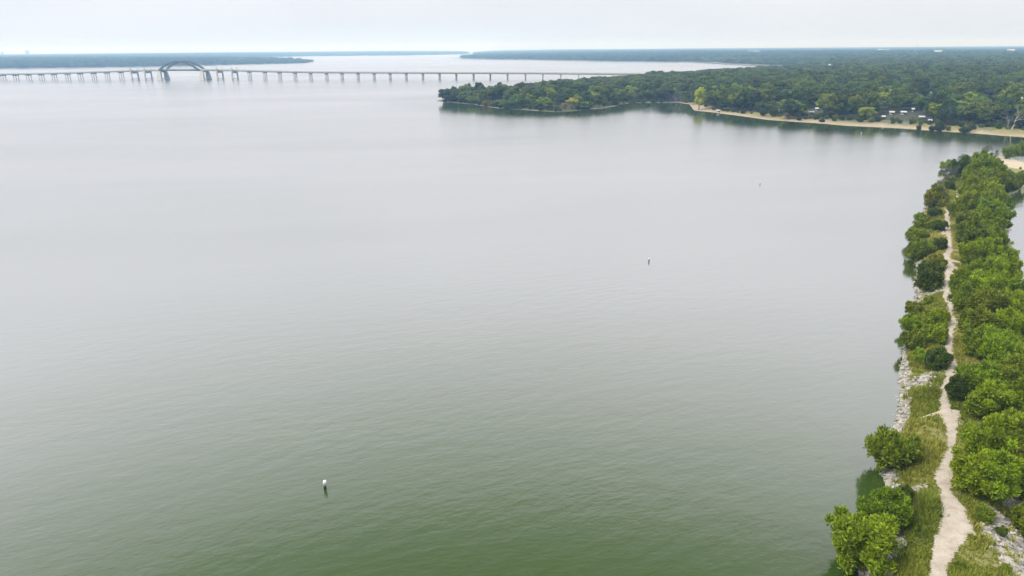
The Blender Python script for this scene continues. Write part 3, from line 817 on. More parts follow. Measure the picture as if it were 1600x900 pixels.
for cx_, cy_, w_, lab in BELTS:
    j = RNG.uniform(-.12, .12); c = tuple(v * (1 + j) for v in (G1 if RNG.uniform() < .65 else G2 if RNG.uniform() < .6 else G5))
    if lab and lab.startswith('dark'): c = G3
    o = place(cx_, cy_, w_ * 1.08, 'tree', c, lab or BSH, BELT, RNG.uniform(.95, 1.25))
    o.scale[0] *= RNG.uniform(.88, 1.12); o.scale[1] *= RNG.uniform(.88, 1.12)
    if 'pale-twigged' in lab or 'pale twig' in lab: c2 = link('branches', PALE[0], o); c2.scale = (.8, .8, 1.42)

# small grey marker on the wide part of the path
p = at(1482, 804, CREST + .1); g = ground(p[0], p[1]) + .05
b = MB(); b.box((p[0], p[1], g + .14), (.14, .12, .30), taper=.8); b.box((p[0] + .05, p[1], g + .30), (.16, .1, .09), taper=.6)
tag(link('path_marker', b.mesh('path_marker', M_greymetal)), 'small grey knee-low stub standing on the widest part of the pale path', 'marker')

# ------------------------------------------------------------------ buoys
def buoy(cx_, wy, wm, dark, white, label, lean):
    p = at(cx_, wy, 0)
    o = empty('marker_buoy', (p[0], p[1], 0), 0, label, 'buoy', 'marker buoys on the lake')
    o.rotation_euler = (lean * .5, lean, 0)
    r = wm / 2; z0 = dark; z1 = dark + white
    b = MB(); b.tube([(0, 0, -.5), (0, 0, z0 * .9), (0, 0, z0 - .003)], [r * .8, r * .8, r * .9], 16); link('base', b.mesh('base', M_dark, True), o)  # dark lower tube: the buoy's dark water reflection built as a solid part
    b = MB(); b.tube([(0, 0, z0), (0, 0, z0 + white * .8), (0, 0, z0 + white * .94), (0, 0, z1)], [r, r, r * .85, r * .5], 16); link('float', b.mesh('float', M_white, True), o)
    b = MB(); b.tube([(0, 0, z0 + white * .42), (0, 0, z0 + white * .50)], [r * 1.03, r * 1.03], 16); link('band', b.mesh('band', M_greymetal, True), o)
buoy(508, 764, .33, .42, .56, 'nearest white marker buoy with built-in dark reflection, alone on the green water at lower left', .06)
buoy(1014, 409, .26, .42, .34, 'small white marker buoy with built-in dark reflection in the middle of the grey water', -.04)
buoy(1187.5, 288.5, .22, .42, .2, 'tiny distant marker buoy with built-in dark reflection on the grey water toward the cove', .03)
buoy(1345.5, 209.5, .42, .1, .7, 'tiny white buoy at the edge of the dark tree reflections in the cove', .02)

# ------------------------------------------------------------------ arch bridge
A0 = at(6, 125.6); A1 = at(850, 124.3)
bd = (A1 - A0)[:2]; BL = np.linalg.norm(bd); bd /= BL; bn = np.array([-bd[1], bd[0]])   # along, across (away from the camera)
def on_line(px, off=0.0):
    """distance along the bridge seen at photo column px (waterline)"""
    d = ray(px, 125); dx, dy = d[0], d[1]
    o = A0[:2] + bn * off
    # o + s*bd = t*(dx,dy)
    Mx = np.array([[bd[0], -dx], [bd[1], -dy]])
    s, t = np.linalg.solve(Mx, -o)
    return s
def bp(s, off, z): return np.array([*(A0[:2] + bd * s + bn * off), z])
def deck_h(px, py):
    s = on_line(px); P = bp(s, 0, 0); lo, hi = 0, 60
    for _ in range(40):
        m_ = (lo + hi) / 2
        if pix(bp(s, 0, m_))[1] > py: lo = m_
        else: hi = m_
    return s, lo
prof = [deck_h(x, y) for x, y in ((-60, 117.3), (0, 115.8), (60, 114.8), (110, 113.6), (160, 112.0), (205, 110.4), (250, 109.2), (290, 108.8), (330, 109.0), (370, 109.8), (410, 111.0), (450, 111.9), (500, 112.7), (560, 113.0), (650, 113.4), (760, 113.8), (850, 114.2), (960, 115.2))]
PS = np.array([a for a, _ in prof]); PH = np.array([b_ for _, b_ in prof])
def hd(s): return float(np.interp(s, PS, PH))
mid = bp(on_line(288), 0, 0)
bridge = empty('arch_bridge', tuple(mid), 0, 'long pale concrete causeway bridge with one dark green steel arch, crossing the far lake', 'bridge')
BW = 13.0
S0, S1 = on_line(-70), on_line(1010)
ss_ = np.arange(S0, S1, 12.0)
def sweep(off0, off1, z0, z1, name, mat, parent=bridge, srange=None):
    b = MB(); q_ = ss_ if srange is None else np.arange(srange[0], srange[1] + .1, (srange[1] - srange[0]) / 12)
    V, F = [], []
    for i, s in enumerate(q_):
        h = hd(s)
        V += [bp(s, off0, h + z0), bp(s, off1, h + z0), bp(s, off1, h + z1), bp(s, off0, h + z1)]
        if i: F += [[4 * i - 4 + k, 4 * i - 4 + (k + 1) % 4, 4 * i + (k + 1) % 4, 4 * i + k] for k in range(4)]
    F += [[0, 3, 2, 1], [len(V) - 4, len(V) - 3, len(V) - 2, len(V) - 1]]
    b.add(V, F); return b.build(name, mat, parent, root=bridge)
sweep(0, BW, -.5, 0, 'deck', M_concrete)
for off in (1.2, 4.6, 8.0, 11.0): sweep(off, off + .7, -1.7, -.5, 'girder', M_concrete)
sweep(0, .35, .003, .95, 'parapet', M_concrete); sweep(BW - .35, BW, .003, .95, 'parapet', M_concrete)
PIER_PX = [-34, -14, 6, 26, 46, 66, 86, 107, 127, 148, 169, 191, 391, 415, 438, 462, 486, 511, 535, 560, 585, 610, 635, 661, 687, 713, 740, 766, 793, 821, 848, 876, 904, 933, 962]
for px in PIER_PX:
    s = on_line(px, BW / 2); h = hd(s)
    b = MB(); b.box((*bp(s, BW / 2, 0)[:2], h - 2.35), (1.5, BW - 1.5, 1.3), tuple(bd))
    cap = b.build('pier_cap', M_concrete, bridge, root=bridge)
    for off in (1.9, BW / 2, BW - 1.9):
        b = MB(); b.tube([bp(s, off, -2), bp(s, off, h - 3.003)], [.5, .5], 10)
        b.build('column', M_concrete, cap, True, root=bridge)
for px in (212, 233, 345, 368):                               # tall frames that flank the arch
    s = on_line(px, BW / 2); h = hd(s)
    b = MB(); b.box((*bp(s, BW / 2, 0)[:2], h - 3.0), (2.0, BW - .6, 2.6), tuple(bd))
    fr = b.build('frame_beam', M_concrete, bridge, root=bridge)
    for off in (-.9, BW + .9):
        b = MB(); b.box((*bp(s, off, 0)[:2], (h + 3.5 - 2) / 2 - .0), (1.9, 1.7, h + 3.5 + 2), tuple(bd), .8); b.build('tower_leg', M_concrete, fr, root=bridge)
    b = MB(); b.box((*bp(s, BW / 2, 0)[:2], 1.6), (1.3, BW + 6, .8), tuple(bd)); b.build('fender_beam', M_concrete, fr, root=bridge)
# arch span
SA, SB = on_line(252, 0), on_line(314.5, 0)
arch_top = 0
for _ in range(1):
    lo, hi = 0, 60
    for _ in range(40):
        m_ = (lo + hi) / 2
        if pix(bp((SA + SB) / 2, 0, hd((SA + SB) / 2) + m_))[1] > 96.2: lo = m_
        else: hi = m_
    arch_top = lo
def arch_pt(u, off):
    s = SA + (SB - SA) * u
    return bp(s, off, hd(SA) * (1 - u) + hd(SB) * u - 1.0 + (arch_top + 1.0) * (1 - (2 * u - 1) ** 2))
ribs = []
for off in (-1.4, BW + 1.4):
    V, F = [], []
    b = MB(); N_ = 28
    for i in range(N_ + 1):
        u = i / N_; P = arch_pt(u, off); Q = arch_pt(min(1, u + .01), off) - arch_pt(max(0, u - .01), off); Q /= np.linalg.norm(Q)
        nr = np.cross(Q, np.array([*bn, 0])); cr = np.array([*bn, 0])
        wd = .75; th = 1.0 + .5 * abs(2 * u - 1)
        V += [P - cr * wd - nr * th, P + cr * wd - nr * th, P + cr * wd + nr * th, P - cr * wd + nr * th]
        if i: F += [[4 * i - 4 + k, 4 * i - 4 + (k + 1) % 4, 4 * i + (k + 1) % 4, 4 * i + k] for k in range(4)]
    F += [[0, 3, 2, 1], [len(V) - 4, len(V) - 3, len(V) - 2, len(V) - 1]]
    b.add(V, F); rib = b.build('arch_rib', M_steel, bridge, root=bridge); ribs.append(rib)
    for i in range(2, 13):
        u = i / 14; P = arch_pt(u, off)
        b = MB(); b.tube([P, np.array([P[0], P[1], hd(SA + (SB - SA) * u) + .2])], [.09, .09], 5, cap=False); b.build('hanger', M_steel, rib, root=bridge)
for u in (.2, .32, .44, .56, .68, .8):
    b = MB(); b.tube([arch_pt(u, -1.4), arch_pt(u, BW + 1.4)], [.45, .45], 6, cap=False); b.build('cross_brace', M_steel, bridge, root=bridge)
for off in (-.4, BW + .02):
    sweep(off, off + .38, -1.75, -.05, 'tie_girder', M_steel, srange=(SA, SB))
for px, sgn in ((253, 1), (319, -1)):
    s = on_line(px, 2.0); h = hd(s)
    b = MB(); b.box((*bp(s, BW / 2, 0)[:2], h - 2.6), (4.4, BW + 3, 1.7), tuple(bd)); ap = b.build('arch_pier', M_concrete, bridge, root=bridge)
    for off, o2 in ((-.6, -3.2), (BW + .6, BW + 3.2)):
        P = []
        for zz, oo, hw, hx in ((-2, o2, 4.0, 1.9), (h - 1.72, off, 2.1, 1.5)):
            for a, b_ in ((-1, -1), (1, -1), (1, 1), (-1, 1)): P.append(bp(s + a * hw, oo + b_ * hx, zz))
        b = MB(); b.hexa(P); b.build('leg', M_concrete, ap, root=bridge)
    b = MB(); b.box((*bp(s, BW / 2, 0)[:2], 1.5), (2.0, BW + 2, 1.0), tuple(bd)); b.build('fender_beam', M_concrete, ap, root=bridge)

# ------------------------------------------------------------------ buildings among the trees
HOUSES = [ # px, py (roof), width px, height m, kind, label
    (1316, 131, 9, 3.4, 'white roof of a small house far back in the woods, left of the others'),
    (1383.5, 155, 6, 3.2, 'small white roof between dark trees above the middle of the beach'),
    (1450, 144.5, 12, 3.6, 'long white flat-roofed house in the woods with a taller end at its right'),
    (1497, 144, 3.5, 3.0, 'tiny white roof beside a dark gap in the woods'),
    (1544, 154, 17, 3.8, 'longest white roof among the trees near the right edge'),
    (1592, 152.5, 12, 4.2, 'white house at the right picture edge in the woods'),
    (1394, 174, 8, 3.0, 'left low white roof of the pair just above the beach'),
    (1412, 174, 9, 3.0, 'right low white roof of the pair just above the beach'),
    (1427, 170, 3.5, 3.2, 'tiny white gable just above the right one of the two low roofs by the beach'),
    (1454, 186, 5, 2.6, 'small white shelter at the wood edge behind the beach shrubs'),
    (1441, 180.5, 9, 2.6, 'low grey-white picnic shelter under the trees behind the beach'),
    (1217, 160, 6, 3.0, 'white roof beside the thin light pole behind the left part of the beach'),
    (1268, 174, 9, 2.6, 'low white cabin at the left of the gap in the trees behind the sand'),
    (1277, 168.5, 6, 2.8, 'white cabin at the top right of the gap in the trees behind the sand'),
    (1263, 166.5, 5, 2.8, 'white cabin at the back left of the gap in the trees behind the sand'),
    (1381, 180.5, 5, 2.6, 'small white shelter in the shade under trees behind the middle of the beach'),
    (1122.5, 170, 3.5, 2.2, 'small white hut on the sand next to the tall yellow-green tree'),
]
def house(px, py, wpx, hm, label, z=None, depth=None, name='house', wallmat=None, cat='house', group='white-roofed buildings in the woods'):
    if name == 'house': wpx, hm = wpx * .75, hm * .66
    zr = 3.5 + hm
    for _ in range(3):
        p = at(px, py, zr - .5); g = float(h_main(np.array([p[0]]), np.array([p[1]]))[0][0]); zr = g + hm
    Wm = wpx / ppm(p); dp = depth or max(3.0, min(Wm * .6, 8))
    ang = math.atan2(p[0], p[1]); ax = (math.cos(ang + RNG.uniform(-.25, .25)), -math.sin(ang))
    L = math.hypot(*ax); ax = (ax[0] / L, ax[1] / L)
    o = empty(name, (p[0], p[1], g), math.atan2(ax[1], ax[0]), label, cat, group)
    b = MB(); hw = hm * .68
    b.box((0, 0, hw / 2), (Wm, dp, hw)); link('wall', b.mesh('wall', wallmat or M_wall), o)
    b = MB(); e = .35
    x0, x1, y0, y1 = -Wm / 2 - e, Wm / 2 + e, -dp / 2 - e, dp / 2 + e
    V = [(x0, y0, hw + .003), (x1, y0, hw + .003), (x1, y1, hw + .003), (x0, y1, hw + .003), (x0, 0, hm), (x1, 0, hm)]
    b.add(V, [[0, 1, 5, 4], [3, 4, 5, 2], [0, 3, 2, 1]], [[0, 4, 3], [1, 2, 5]]); link('roof', b.mesh('roof', M_roof if name == 'house' else M_farroof), o)
    for k in range(max(1, int(Wm // 3))):
        xx = -Wm / 2 + (k + .5) * Wm / max(1, int(Wm // 3))
        b = MB(); b.box((xx, -dp / 2 - .03, hw * .55), (.9, .09, hw * .35)); link('window', b.mesh('window', M_glass), o)
    b = MB(); b.box((Wm * .08 + .7, -dp / 2 - .03, hw * .42), (.8, .1, hw * .84)); link('door', b.mesh('door', M_dark), o)
    return o
HB = []
for px, py, wp, hm, lab in HOUSES:
    o = house(px, py, wp, hm, lab); HB.append((px, py, wp, np.hypot(o.location.x, o.location.y)))

# ------------------------------------------------------------------ woods on the peninsula
OC = [(.040, .068, .008), (.056, .090, .008), (.090, .132, .008), (.135, .182, .010), (.175, .215, .014), (.058, .084, .010), (.098, .128, .010)]
SPECIAL = [  # px centre, base py, width px, height px, kind, colour, label
    (1092, 172, 15, 40, 'tall', (.26, .27, .012), 'tall narrow yellow-green tree on the point at the cove mouth'),
    (1112, 170, 20, 22, 'oak', (.09, .12, .02), 'light green tree just right of the tall yellow-green tree at the cove mouth'),
    (893, 171, 22, 19, 'oak', (.22, .23, .014), 'yellow-green tree with golden left side at the waterline of the peninsula'),
    (882, 172, 12, 12, 'oak', (.17, .155, .02), 'small golden tree left of the yellow-green one at the waterline'),
    (936, 168, 20, 22, 'oak', (.10, .125, .02), 'light green tree at the waterline left of the white trunk'),
    (944, 162, 14, 28, 'tall', (.11, .13, .015), 'tall tree with yellowish top left of the white trunk'),
    (967, 163, 17, 28, 'tall', (.10, .12, .014), 'dark-bodied tree with bright yellow-green top right of the white trunk'),
    (983, 160, 12, 16, 'oak', (.12, .13, .02), 'small yellowish tree left of the dark cove head'),
    (1024, 158, 13, 18, 'oak', (.12, .13, .018), 'yellow-topped tree above the middle of the cove head'),
    (1042, 157, 22, 24, 'oak', (.075, .10, .028), 'pale green broad tree near the grey brush in the cove'),
    (870, 158, 12, 14, 'oak', (.13, .14, .014), 'yellow-leaved tree inside the dark woods above the sandy bank'),
    (761, 166, 22, 9, 'bush', (.23, .19, .012), 'golden flowering bush at the waterline of the peninsula'),
    (748, 155, 15, 27, 'oak', (.030, .052, .036), 'dark bluish tree standing taller than its neighbours on the peninsula'),
    (733, 156, 12, 24, 'tall', (.062, .092, .034), 'tall pale green tree left of the dark bluish tree'),
    (708, 153, 10, 18, 'tall', (.055, .085, .03), 'slim tree near the tip of the peninsula'),
    (696, 156, 16, 18, 'oak', (.05, .08, .025), 'rounded green tree nearest the tip of the peninsula'),
    (1191, 181.5, 14, 13, 'oak', (.036, .06, .02), 'single small dark tree with a bare trunk standing on the sand'),
    (1207, 181, 16, 12, 'bush', (.055, .085, .02), 'rounded green bush on the sand right of the small dark tree'),
    (1233, 186, 34, 30, 'oak', (.034, .058, .02), 'dark spreading tree at the edge of the sand left of the gap with white cabins'),
    (1478, 195, 24, 26, 'oak', (.065, .095, .03), 'lighter green leafy tree standing before the dark woods behind the beach'),
    (1489, 195, 12, 10, 'bush', (.12, .15, .02), 'bright yellow-green bush at the foot of the lighter leafy tree'),
    (1435, 204, 8, 9, 'bush', (.06, .085, .02), 'smallest upright green bush at the waterline of the beach'),
    (1455, 205, 10, 9, 'bush', (.06, .085, .02), 'left one of two touching bushes at the waterline of the beach'),
    (1467, 205.5, 16, 13, 'bush', (.055, .08, .02), 'bigger right one of two touching bushes at the waterline of the beach'),
    (1507, 207, 20, 9, 'bush', (.06, .085, .02), 'low wide bush at the waterline of the beach, farthest right'),
    (1521, 202, 9, 6, 'bush', (.05, .075, .02), 'tiny dark bush on the grass above the low wide waterline bush'),
]
sp_pos = []
for px, py, wp, hp, kd, c, lab in SPECIAL:
    p = at(px, py, .6)
    g = max(.1, float(h_main(np.array([p[0]]), np.array([p[1]]))[0][0])); p = at(px, py, g)
    m_ = ppm(p); Wm, Hm = wp / m_, hp / m_
    k = int(RNG.integers(100))
    if kd == 'oak': plant('oak_tree', (p[0], p[1], g - .1), Wm, Hm / 2.4, OK[k % 7], OKR[k % 7], c, lab, 'tree')
    elif kd == 'tall': plant('tall_tree', (p[0], p[1], g - .1), Wm * 1.5, Hm / 3.3, TA[k % 2], OKR[k % 7], c, lab, 'tree')
    else: plant('bush', (p[0], p[1], g - .1), Wm, Hm / 1.3, BU[k % 5], BUR[k % 5], c, lab, 'bush')
    sp_pos.append((p[0], p[1], Wm, px, py, wp, hp, math.hypot(p[0], p[1])))

def scatter_grid(a0, a1, r0, r1, spacing_fn):
    """jittered points, ring by ring, spacing grows with distance"""
    pts = []; r = r0
    while r < r1:
        sp = spacing_fn(r); na = int(r * math.radians(a1 - a0) / sp)
        a = np.radians(a0) + (np.arange(na) + RNG.uniform(-.42, .42, na) + RNG.uniform()) * sp / r
        rr = r + RNG.uniform(-.42, .42, na) * sp
        pts.append(np.stack([rr * np.sin(a), rr * np.cos(a), np.full(na, sp)], -1)); r += sp * .92
    return np.concatenate(pts)
pts = scatter_grid(-8, 46, 300, 2300, lambda r: 8.9 if r < 900 else 8.9 + (r - 900) * .0035)
H, s = h_main(pts[:, 0], pts[:, 1])
px_, py_, zc_ = pix(np.stack([pts[:, 0], pts[:, 1], H], -1))
D = np.hypot(pts[:, 0], pts[:, 1])
beach = np.where(px_ > 1085, np.clip(7 + (px_ - 1100) * .034, 7, 22), 1.0)
beach = np.where((D > 1000), 8, beach)
wide = RNG.uniform(.85, 1.6, len(pts)) * pts[:, 2]
hgt = RNG.uniform(6.0, 14.0, len(pts)) * np.where(px_ < 1085, .92, 1.0) * np.where(((D > 850) & (px_ < 1300)) | ((D > 600) & (px_ < 1010)), .72, 1.0)
ok = (s > beach + RNG.uniform(-1, 3, len(pts))) & (px_ < 1780) & (px_ > 690)
for (bx, by, bw, bD) in HB:                                   # nothing in front of the buildings one can see
    tw = wide * FPX / zc_ / 2; th = hgt * FPX / zc_
    ok &= ~((np.abs(px_ - bx) < bw / 2 + tw * .38) & (py_ - th < by + .9) & (py_ > by - 4) & (D < bD + 6))
for (sx, sy, sw, spx, spy, swp, shp, sD) in sp_pos:
    ok &= np.hypot(pts[:, 0] - sx, pts[:, 1] - sy) > sw * .45 + 1.5
    if spx > 770: ok &= ~((np.abs(px_ - spx) < swp * .5 + 3) & (D < sD + 1) & (py_ - hgt * FPX / zc_ < spy - 2))
pts, H, s, px_, py_, zc_, D, wide, hgt = [a[ok] for a in (pts, H, s, px_, py_, zc_, D, wide, hgt)]
vis = (px_ > -20) & (px_ < 1640)
score = wide / zc_ * vis * np.where(s < 40, 1.6, 1.0)
order = np.argsort(-score)
NIND = 300 - sum(1 for x in SPECIAL if x[4] == 'oak')
proto_objs = []
# labels: the tree nearest to a landmark on each side is told by that landmark, the rest share their group's label
MARKS = [(1092, 155, 'the tall yellow-green tree at the cove mouth'), (893, 161, 'the golden-sided tree on the waterline'), (936, 157, 'the light green waterline tree'),
         (967, 150, 'the tree with a bright yellow-green top'), (1024, 149, 'the yellow-topped tree at the cove head'), (748, 142, 'the tall bluish tree'), (761, 162, 'the golden flowering bush'),
         (696, 147, 'the rounded tree at the peninsula tip'), (1191, 175, 'the single small tree on the sand'), (1233, 172, 'the spreading tree at the sand edge'), (1216, 157, 'the thin lamp pole'),
         (1268, 172, 'the white cabins in the gap'), (1316, 131, 'the small roof far back'), (1383, 155, 'the small white roof above the beach'), (1450, 144, 'the long white roof with a taller end'),
         (1497, 144, 'the tiny roof by the dark gap'), (1544, 154, 'the longest white roof'), (1592, 152, 'the white house at the picture edge'), (1394, 174, 'the left of two low white roofs'),
         (1412, 174, 'the right of two low white roofs'), (1454, 186, 'the small white shelter behind the shrubs'), (1441, 180, 'the grey-white picnic shelter'), (1478, 182, 'the lighter leafy tree before the woods'),
         (1575, 185, 'the bare forked tree'), (1381, 180, 'the shaded shelter behind the beach'), (1042, 146, 'the pale green broad cove tree'), (870, 151, 'the yellow-leaved tree inside the woods'), (1436, 158, 'the short grey pole')]
ind = list(order[:NIND]); tx = px_; ty = py_ - hgt * FPX / zc_ * .55
OAKLAB = {}
for mx_, my_, nm in MARKS:
    for rel, cond in (('directly left of', lambda x, y: -28 < x < -4 and abs(y) < 9), ('directly right of', lambda x, y: 4 < x < 28 and abs(y) < 9),
                      ('close behind', lambda x, y: abs(x) < 10 and -18 < y < -5), ('close in front of', lambda x, y: abs(x) < 10 and 5 < y < 16)):
        c_ = [(math.hypot(tx[i] - mx_, ty[i] - my_), i) for i in ind if i not in OAKLAB and cond(tx[i] - mx_, ty[i] - my_)]
        if c_:
            i = min(c_)[1]; wd_ = 'broad' if wide[i] > 10.5 else 'rounded'
            OAKLAB[i] = (f'{wd_} green tree {rel} {nm}', 'trees told by what stands beside them')
for i in ind:
    if i in OAKLAB: continue
    if px_[i] > 1085 and s[i] < 60: OAKLAB[i] = ('dark rounded tree along the wood edge behind the beach, beside no roof or pole', 'trees at the wood edge behind the beach')
    elif s[i] < 12: OAKLAB[i] = ('plain dark green tree rooted close to the waterline of the low peninsula', 'trees at the waterline of the peninsula')
    else: OAKLAB[i] = ('dark green tree inside unbroken woods, away from water, beach and roofs', 'trees inside the peninsula woods')
for i in ind:
    k = int(RNG.integers(7))
    c = OC[int(RNG.integers(len(OC)))]
    if px_[i] < 1085 and s[i] < 14 and RNG.uniform() < .55: c = (.098, .140, .018)
    lab, gr = OAKLAB[i]
    o = plant('oak_tree', (pts[i, 0], pts[i, 1], H[i] - (.15 if not (px_[i] < 1085 and s[i] < 14) else .13 * hgt[i])), wide[i] * 1.12, hgt[i] / 2.35, OK[k], OKR[k], c, lab, 'tree', gr)
    if len(proto_objs) < 7 and all(q_.data is not OK[k] for q_ in proto_objs):
        proto_objs.append(o.children[0])

nb = 0
qx = RNG.uniform(686, 1600, 9000); qy = RNG.uniform(150, 212, 9000)
QP = np.array([at(a_, b_, .8) for a_, b_ in zip(qx, qy)]); QH, QS = h_main(QP[:, 0], QP[:, 1])
for px0, p, hq, sq in zip(qx, QP, QH, QS):
    hg, sb = [hq], [sq]
    if px0 < 1080: okb = 0.8 < sq < (6.5 if px0 > 760 else 14); Wm = RNG.uniform(2.6, 5.2); hm = RNG.uniform(.42, .75)
    else: okb = (5 + (px0 - 1100) * .02 < sq < 16 + (px0 - 1100) * .036 and RNG.uniform() < .55) or (px0 > 1130 and .6 < sq < 4 and RNG.uniform() < .04); Wm = RNG.uniform(1.8, 4.2); hm = .5
    if not okb or any(math.hypot(p[0] - q_[0], p[1] - q_[1]) < q_[2] * .4 + 1.5 for q_ in sp_pos): continue
    sp_pos.append((p[0], p[1], Wm * 1.1, 0, 0, 0, 0, 0)); nb += 1
    c = [(.11, .15, .02), (.075, .11, .016), (.15, .165, .022), (.06, .085, .018)][int(RNG.integers(4))]
    if px0 < 1080: lab, gr = 'low green bush in the fringe along the peninsula waterline', 'fringe bushes along the peninsula waterline'
    else: lab, gr = 'low green bush on or behind the sandy beach, one of a loose scatter', 'low bushes between the sand and the woods'
    plant('bush', (p[0], p[1], float(hg[0]) - .1), Wm, Wm * hm, BU[nb % 5], None, c, lab, 'bush', gr)
    if nb > 230: break
print('fringe bushes', nb)

def woods(name, P, scale, label, protos, color):
    """every tree past the limit: one object, crowns set on points with geometry nodes"""
    me = bpy.data.meshes.new(name); me.from_pydata([tuple(p) for p in P], [], [])
    a = me.attributes.new('size', 'FLOAT_VECTOR', 'POINT'); a.data.foreach_set('vector', np.asarray(scale, np.float32).ravel())
    a = me.attributes.new('turn', 'FLOAT', 'POINT'); a.data.foreach_set('value', RNG.uniform(0, 6.28, len(P)).astype(np.float32))
    a = me.attributes.new('pick', 'INT', 'POINT'); a.data.foreach_set('value', RNG.integers(0, len(protos), len(P)).astype(np.int32))
    o = link(name, me); o.color = (*color, 1)
    ng = bpy.data.node_groups.new(name, 'GeometryNodeTree')
    ng.interface.new_socket('Geometry', in_out='INPUT', socket_type='NodeSocketGeometry')
    ng.interface.new_socket('Geometry', in_out='OUTPUT', socket_type='NodeSocketGeometry')
    gi, go = ng.nodes.new('NodeGroupInput'), ng.nodes.new('NodeGroupOutput')
    jn = ng.nodes.new('GeometryNodeJoinGeometry')
    for pr in protos:
        oi = ng.nodes.new('GeometryNodeObjectInfo'); oi.inputs['Object'].default_value = pr; oi.inputs['As Instance'].default_value = True
        oi.transform_space = 'ORIGINAL'
        ng.links.new(oi.outputs['Geometry'], jn.inputs[0])
    ip = ng.nodes.new('GeometryNodeInstanceOnPoints'); ip.inputs['Pick Instance'].default_value = True
    def attr(nm, ty):
        n_ = ng.nodes.new('GeometryNodeInputNamedAttribute'); n_.data_type = ty; n_.inputs['Name'].default_value = nm
        return [x for x in n_.outputs if x.enabled and x.name == 'Attribute'][0]
    cx_ = ng.nodes.new('ShaderNodeCombineXYZ'); ng.links.new(attr('turn', 'FLOAT'), cx_.inputs['Z'])
    ng.links.new(gi.outputs[0], ip.inputs['Points']); ng.links.new(jn.outputs[0], ip.inputs['Instance'])
    ng.links.new(attr('pick', 'INT'), ip.inputs['Instance Index'])
    ng.links.new(cx_.outputs[0], ip.inputs['Rotation']); ng.links.new(attr('size', 'FLOAT_VECTOR'), ip.inputs['Scale'])
    ng.links.new(ip.outputs[0], go.inputs[0])
    md = o.modifiers.new('trees', 'NODES'); md.node_group = ng
    return tag(o, label, 'woods', kind='stuff')
rest = order[NIND:]
print('peninsula trees', len(order), 'stuff', len(rest))
woods('peninsula_woods', np.stack([pts[rest, 0], pts[rest, 1], H[rest] - .2], -1),
      np.stack([wide[rest] * .56, wide[rest] * .56, hgt[rest] / 2.35], -1),
      'dense dark green woods filling the peninsula behind the nearer trees', proto_objs, (.078, .112, .014))

# far woods: mainland beyond the peninsula and the far shore
pf = scatter_grid(-4, 42, 1700, 12500, lambda r: 11 + (r - 1500) * .0075)
H, s = h_main(pf[:, 0], pf[:, 1])
clear = far_clear(pf[:, 0], pf[:, 1])
ok = (s > 10) & ~clear & (np.hypot(pf[:, 0], pf[:, 1]) > 2250) | ((s > 6) & (pf[:, 0] < 500) & (np.hypot(pf[:, 0], pf[:, 1]) > 1700) & (sdist(pf[:, 0], pf[:, 1], P2(FARR + [(1300, 90), (740, 84)])) > -30))
pf, H = pf[ok], H[ok]
sz = pf[:, 2] * RNG.uniform(.7, 1.15, len(pf)); hz = np.minimum(RNG.uniform(8, 13, len(pf)), 14)
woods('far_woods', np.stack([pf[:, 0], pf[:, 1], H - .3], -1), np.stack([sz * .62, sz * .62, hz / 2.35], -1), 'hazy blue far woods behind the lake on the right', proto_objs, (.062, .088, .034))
pl = scatter_grid(-46, 2, 1400, 12500, lambda r: 11 + (r - 1500) * .0075)
H, s = h_main(pl[:, 0], pl[:, 1], LEFT)
ok = (s > 6); pl, H = pl[ok], H[ok]
sz = pl[:, 2] * RNG.uniform(.7, 1.15, len(pl)); hz = np.where((np.hypot(pl[:, 0], pl[:, 1]) < 3000) & (pix(np.stack([pl[:, 0], pl[:, 1], H], -1))[0] > 340), RNG.uniform(4.5, 7.5, len(pl)), RNG.uniform(8, 13, len(pl)))
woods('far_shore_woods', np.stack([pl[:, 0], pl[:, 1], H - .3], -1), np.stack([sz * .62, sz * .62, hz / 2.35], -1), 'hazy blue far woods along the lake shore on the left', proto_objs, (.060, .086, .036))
print('far woods', len(pf), len(pl))

# ------------------------------------------------------------------ pale bare tree, white trunk, grey brush, poles
def bare(px, py, hp, label, seed, lean, n=1, mat=M_palebark, crown=None, spread=.45, name='bare_tree', cat='tree', depth=4):
    p = at(px, py, 1.5); g = max(.1, float(h_main(np.array([p[0]]), np.array([p[1]]))[0][0])); p = at(px, py, g)
    Hm = hp / ppm(p)
    o = empty(name, (p[0], p[1], g - .1), 0, label, cat)
    link('branches', twig_tree_mesh(seed, Hm, mat, n, depth, spread, lean, Hm * .016), o)
    if crown:
        c = link('crown', AI[0], o); c.scale = (Hm * .30, Hm * .30, Hm * .30); c.location = crown; c.color = (.10, .13, .05, 1)
    return o
bare(1576, 204, 36, 'bare grey tree with pale forked limbs on the grass at the right beach end', 241, (-.12, .1), 1, mat=TW[0].materials[0], spread=.62, depth=5)
bare(1580, 203, 38, 'pale leaning trunk with thin leaves high up, right of the bare grey tree', 247, (.42, .1), 1, crown=(4.6, 0, 6.5), spread=.6, depth=5)
bare(953, 162, 12, 'thin white bare trunk at the waterline in front of the dark woods', 219, (0, 0), 1, spread=.2)
bare(1102, 167, 9, 'short pale stick leaning right, beside the tall yellow-green tree', 223, (.6, 0), 1, spread=.2, depth=1)
for i, (px, py) in enumerate(((1048, 160), (1056, 160.5), (1064, 160.5))):
    bare(px, py, 14, ['left', 'middle', 'right'][i] + ' clump of grey leafless brush at the head of the cove', 230 + i, (0, 0), 5, mat=TW[0].materials[0], name='dead_brush', cat='shrub')
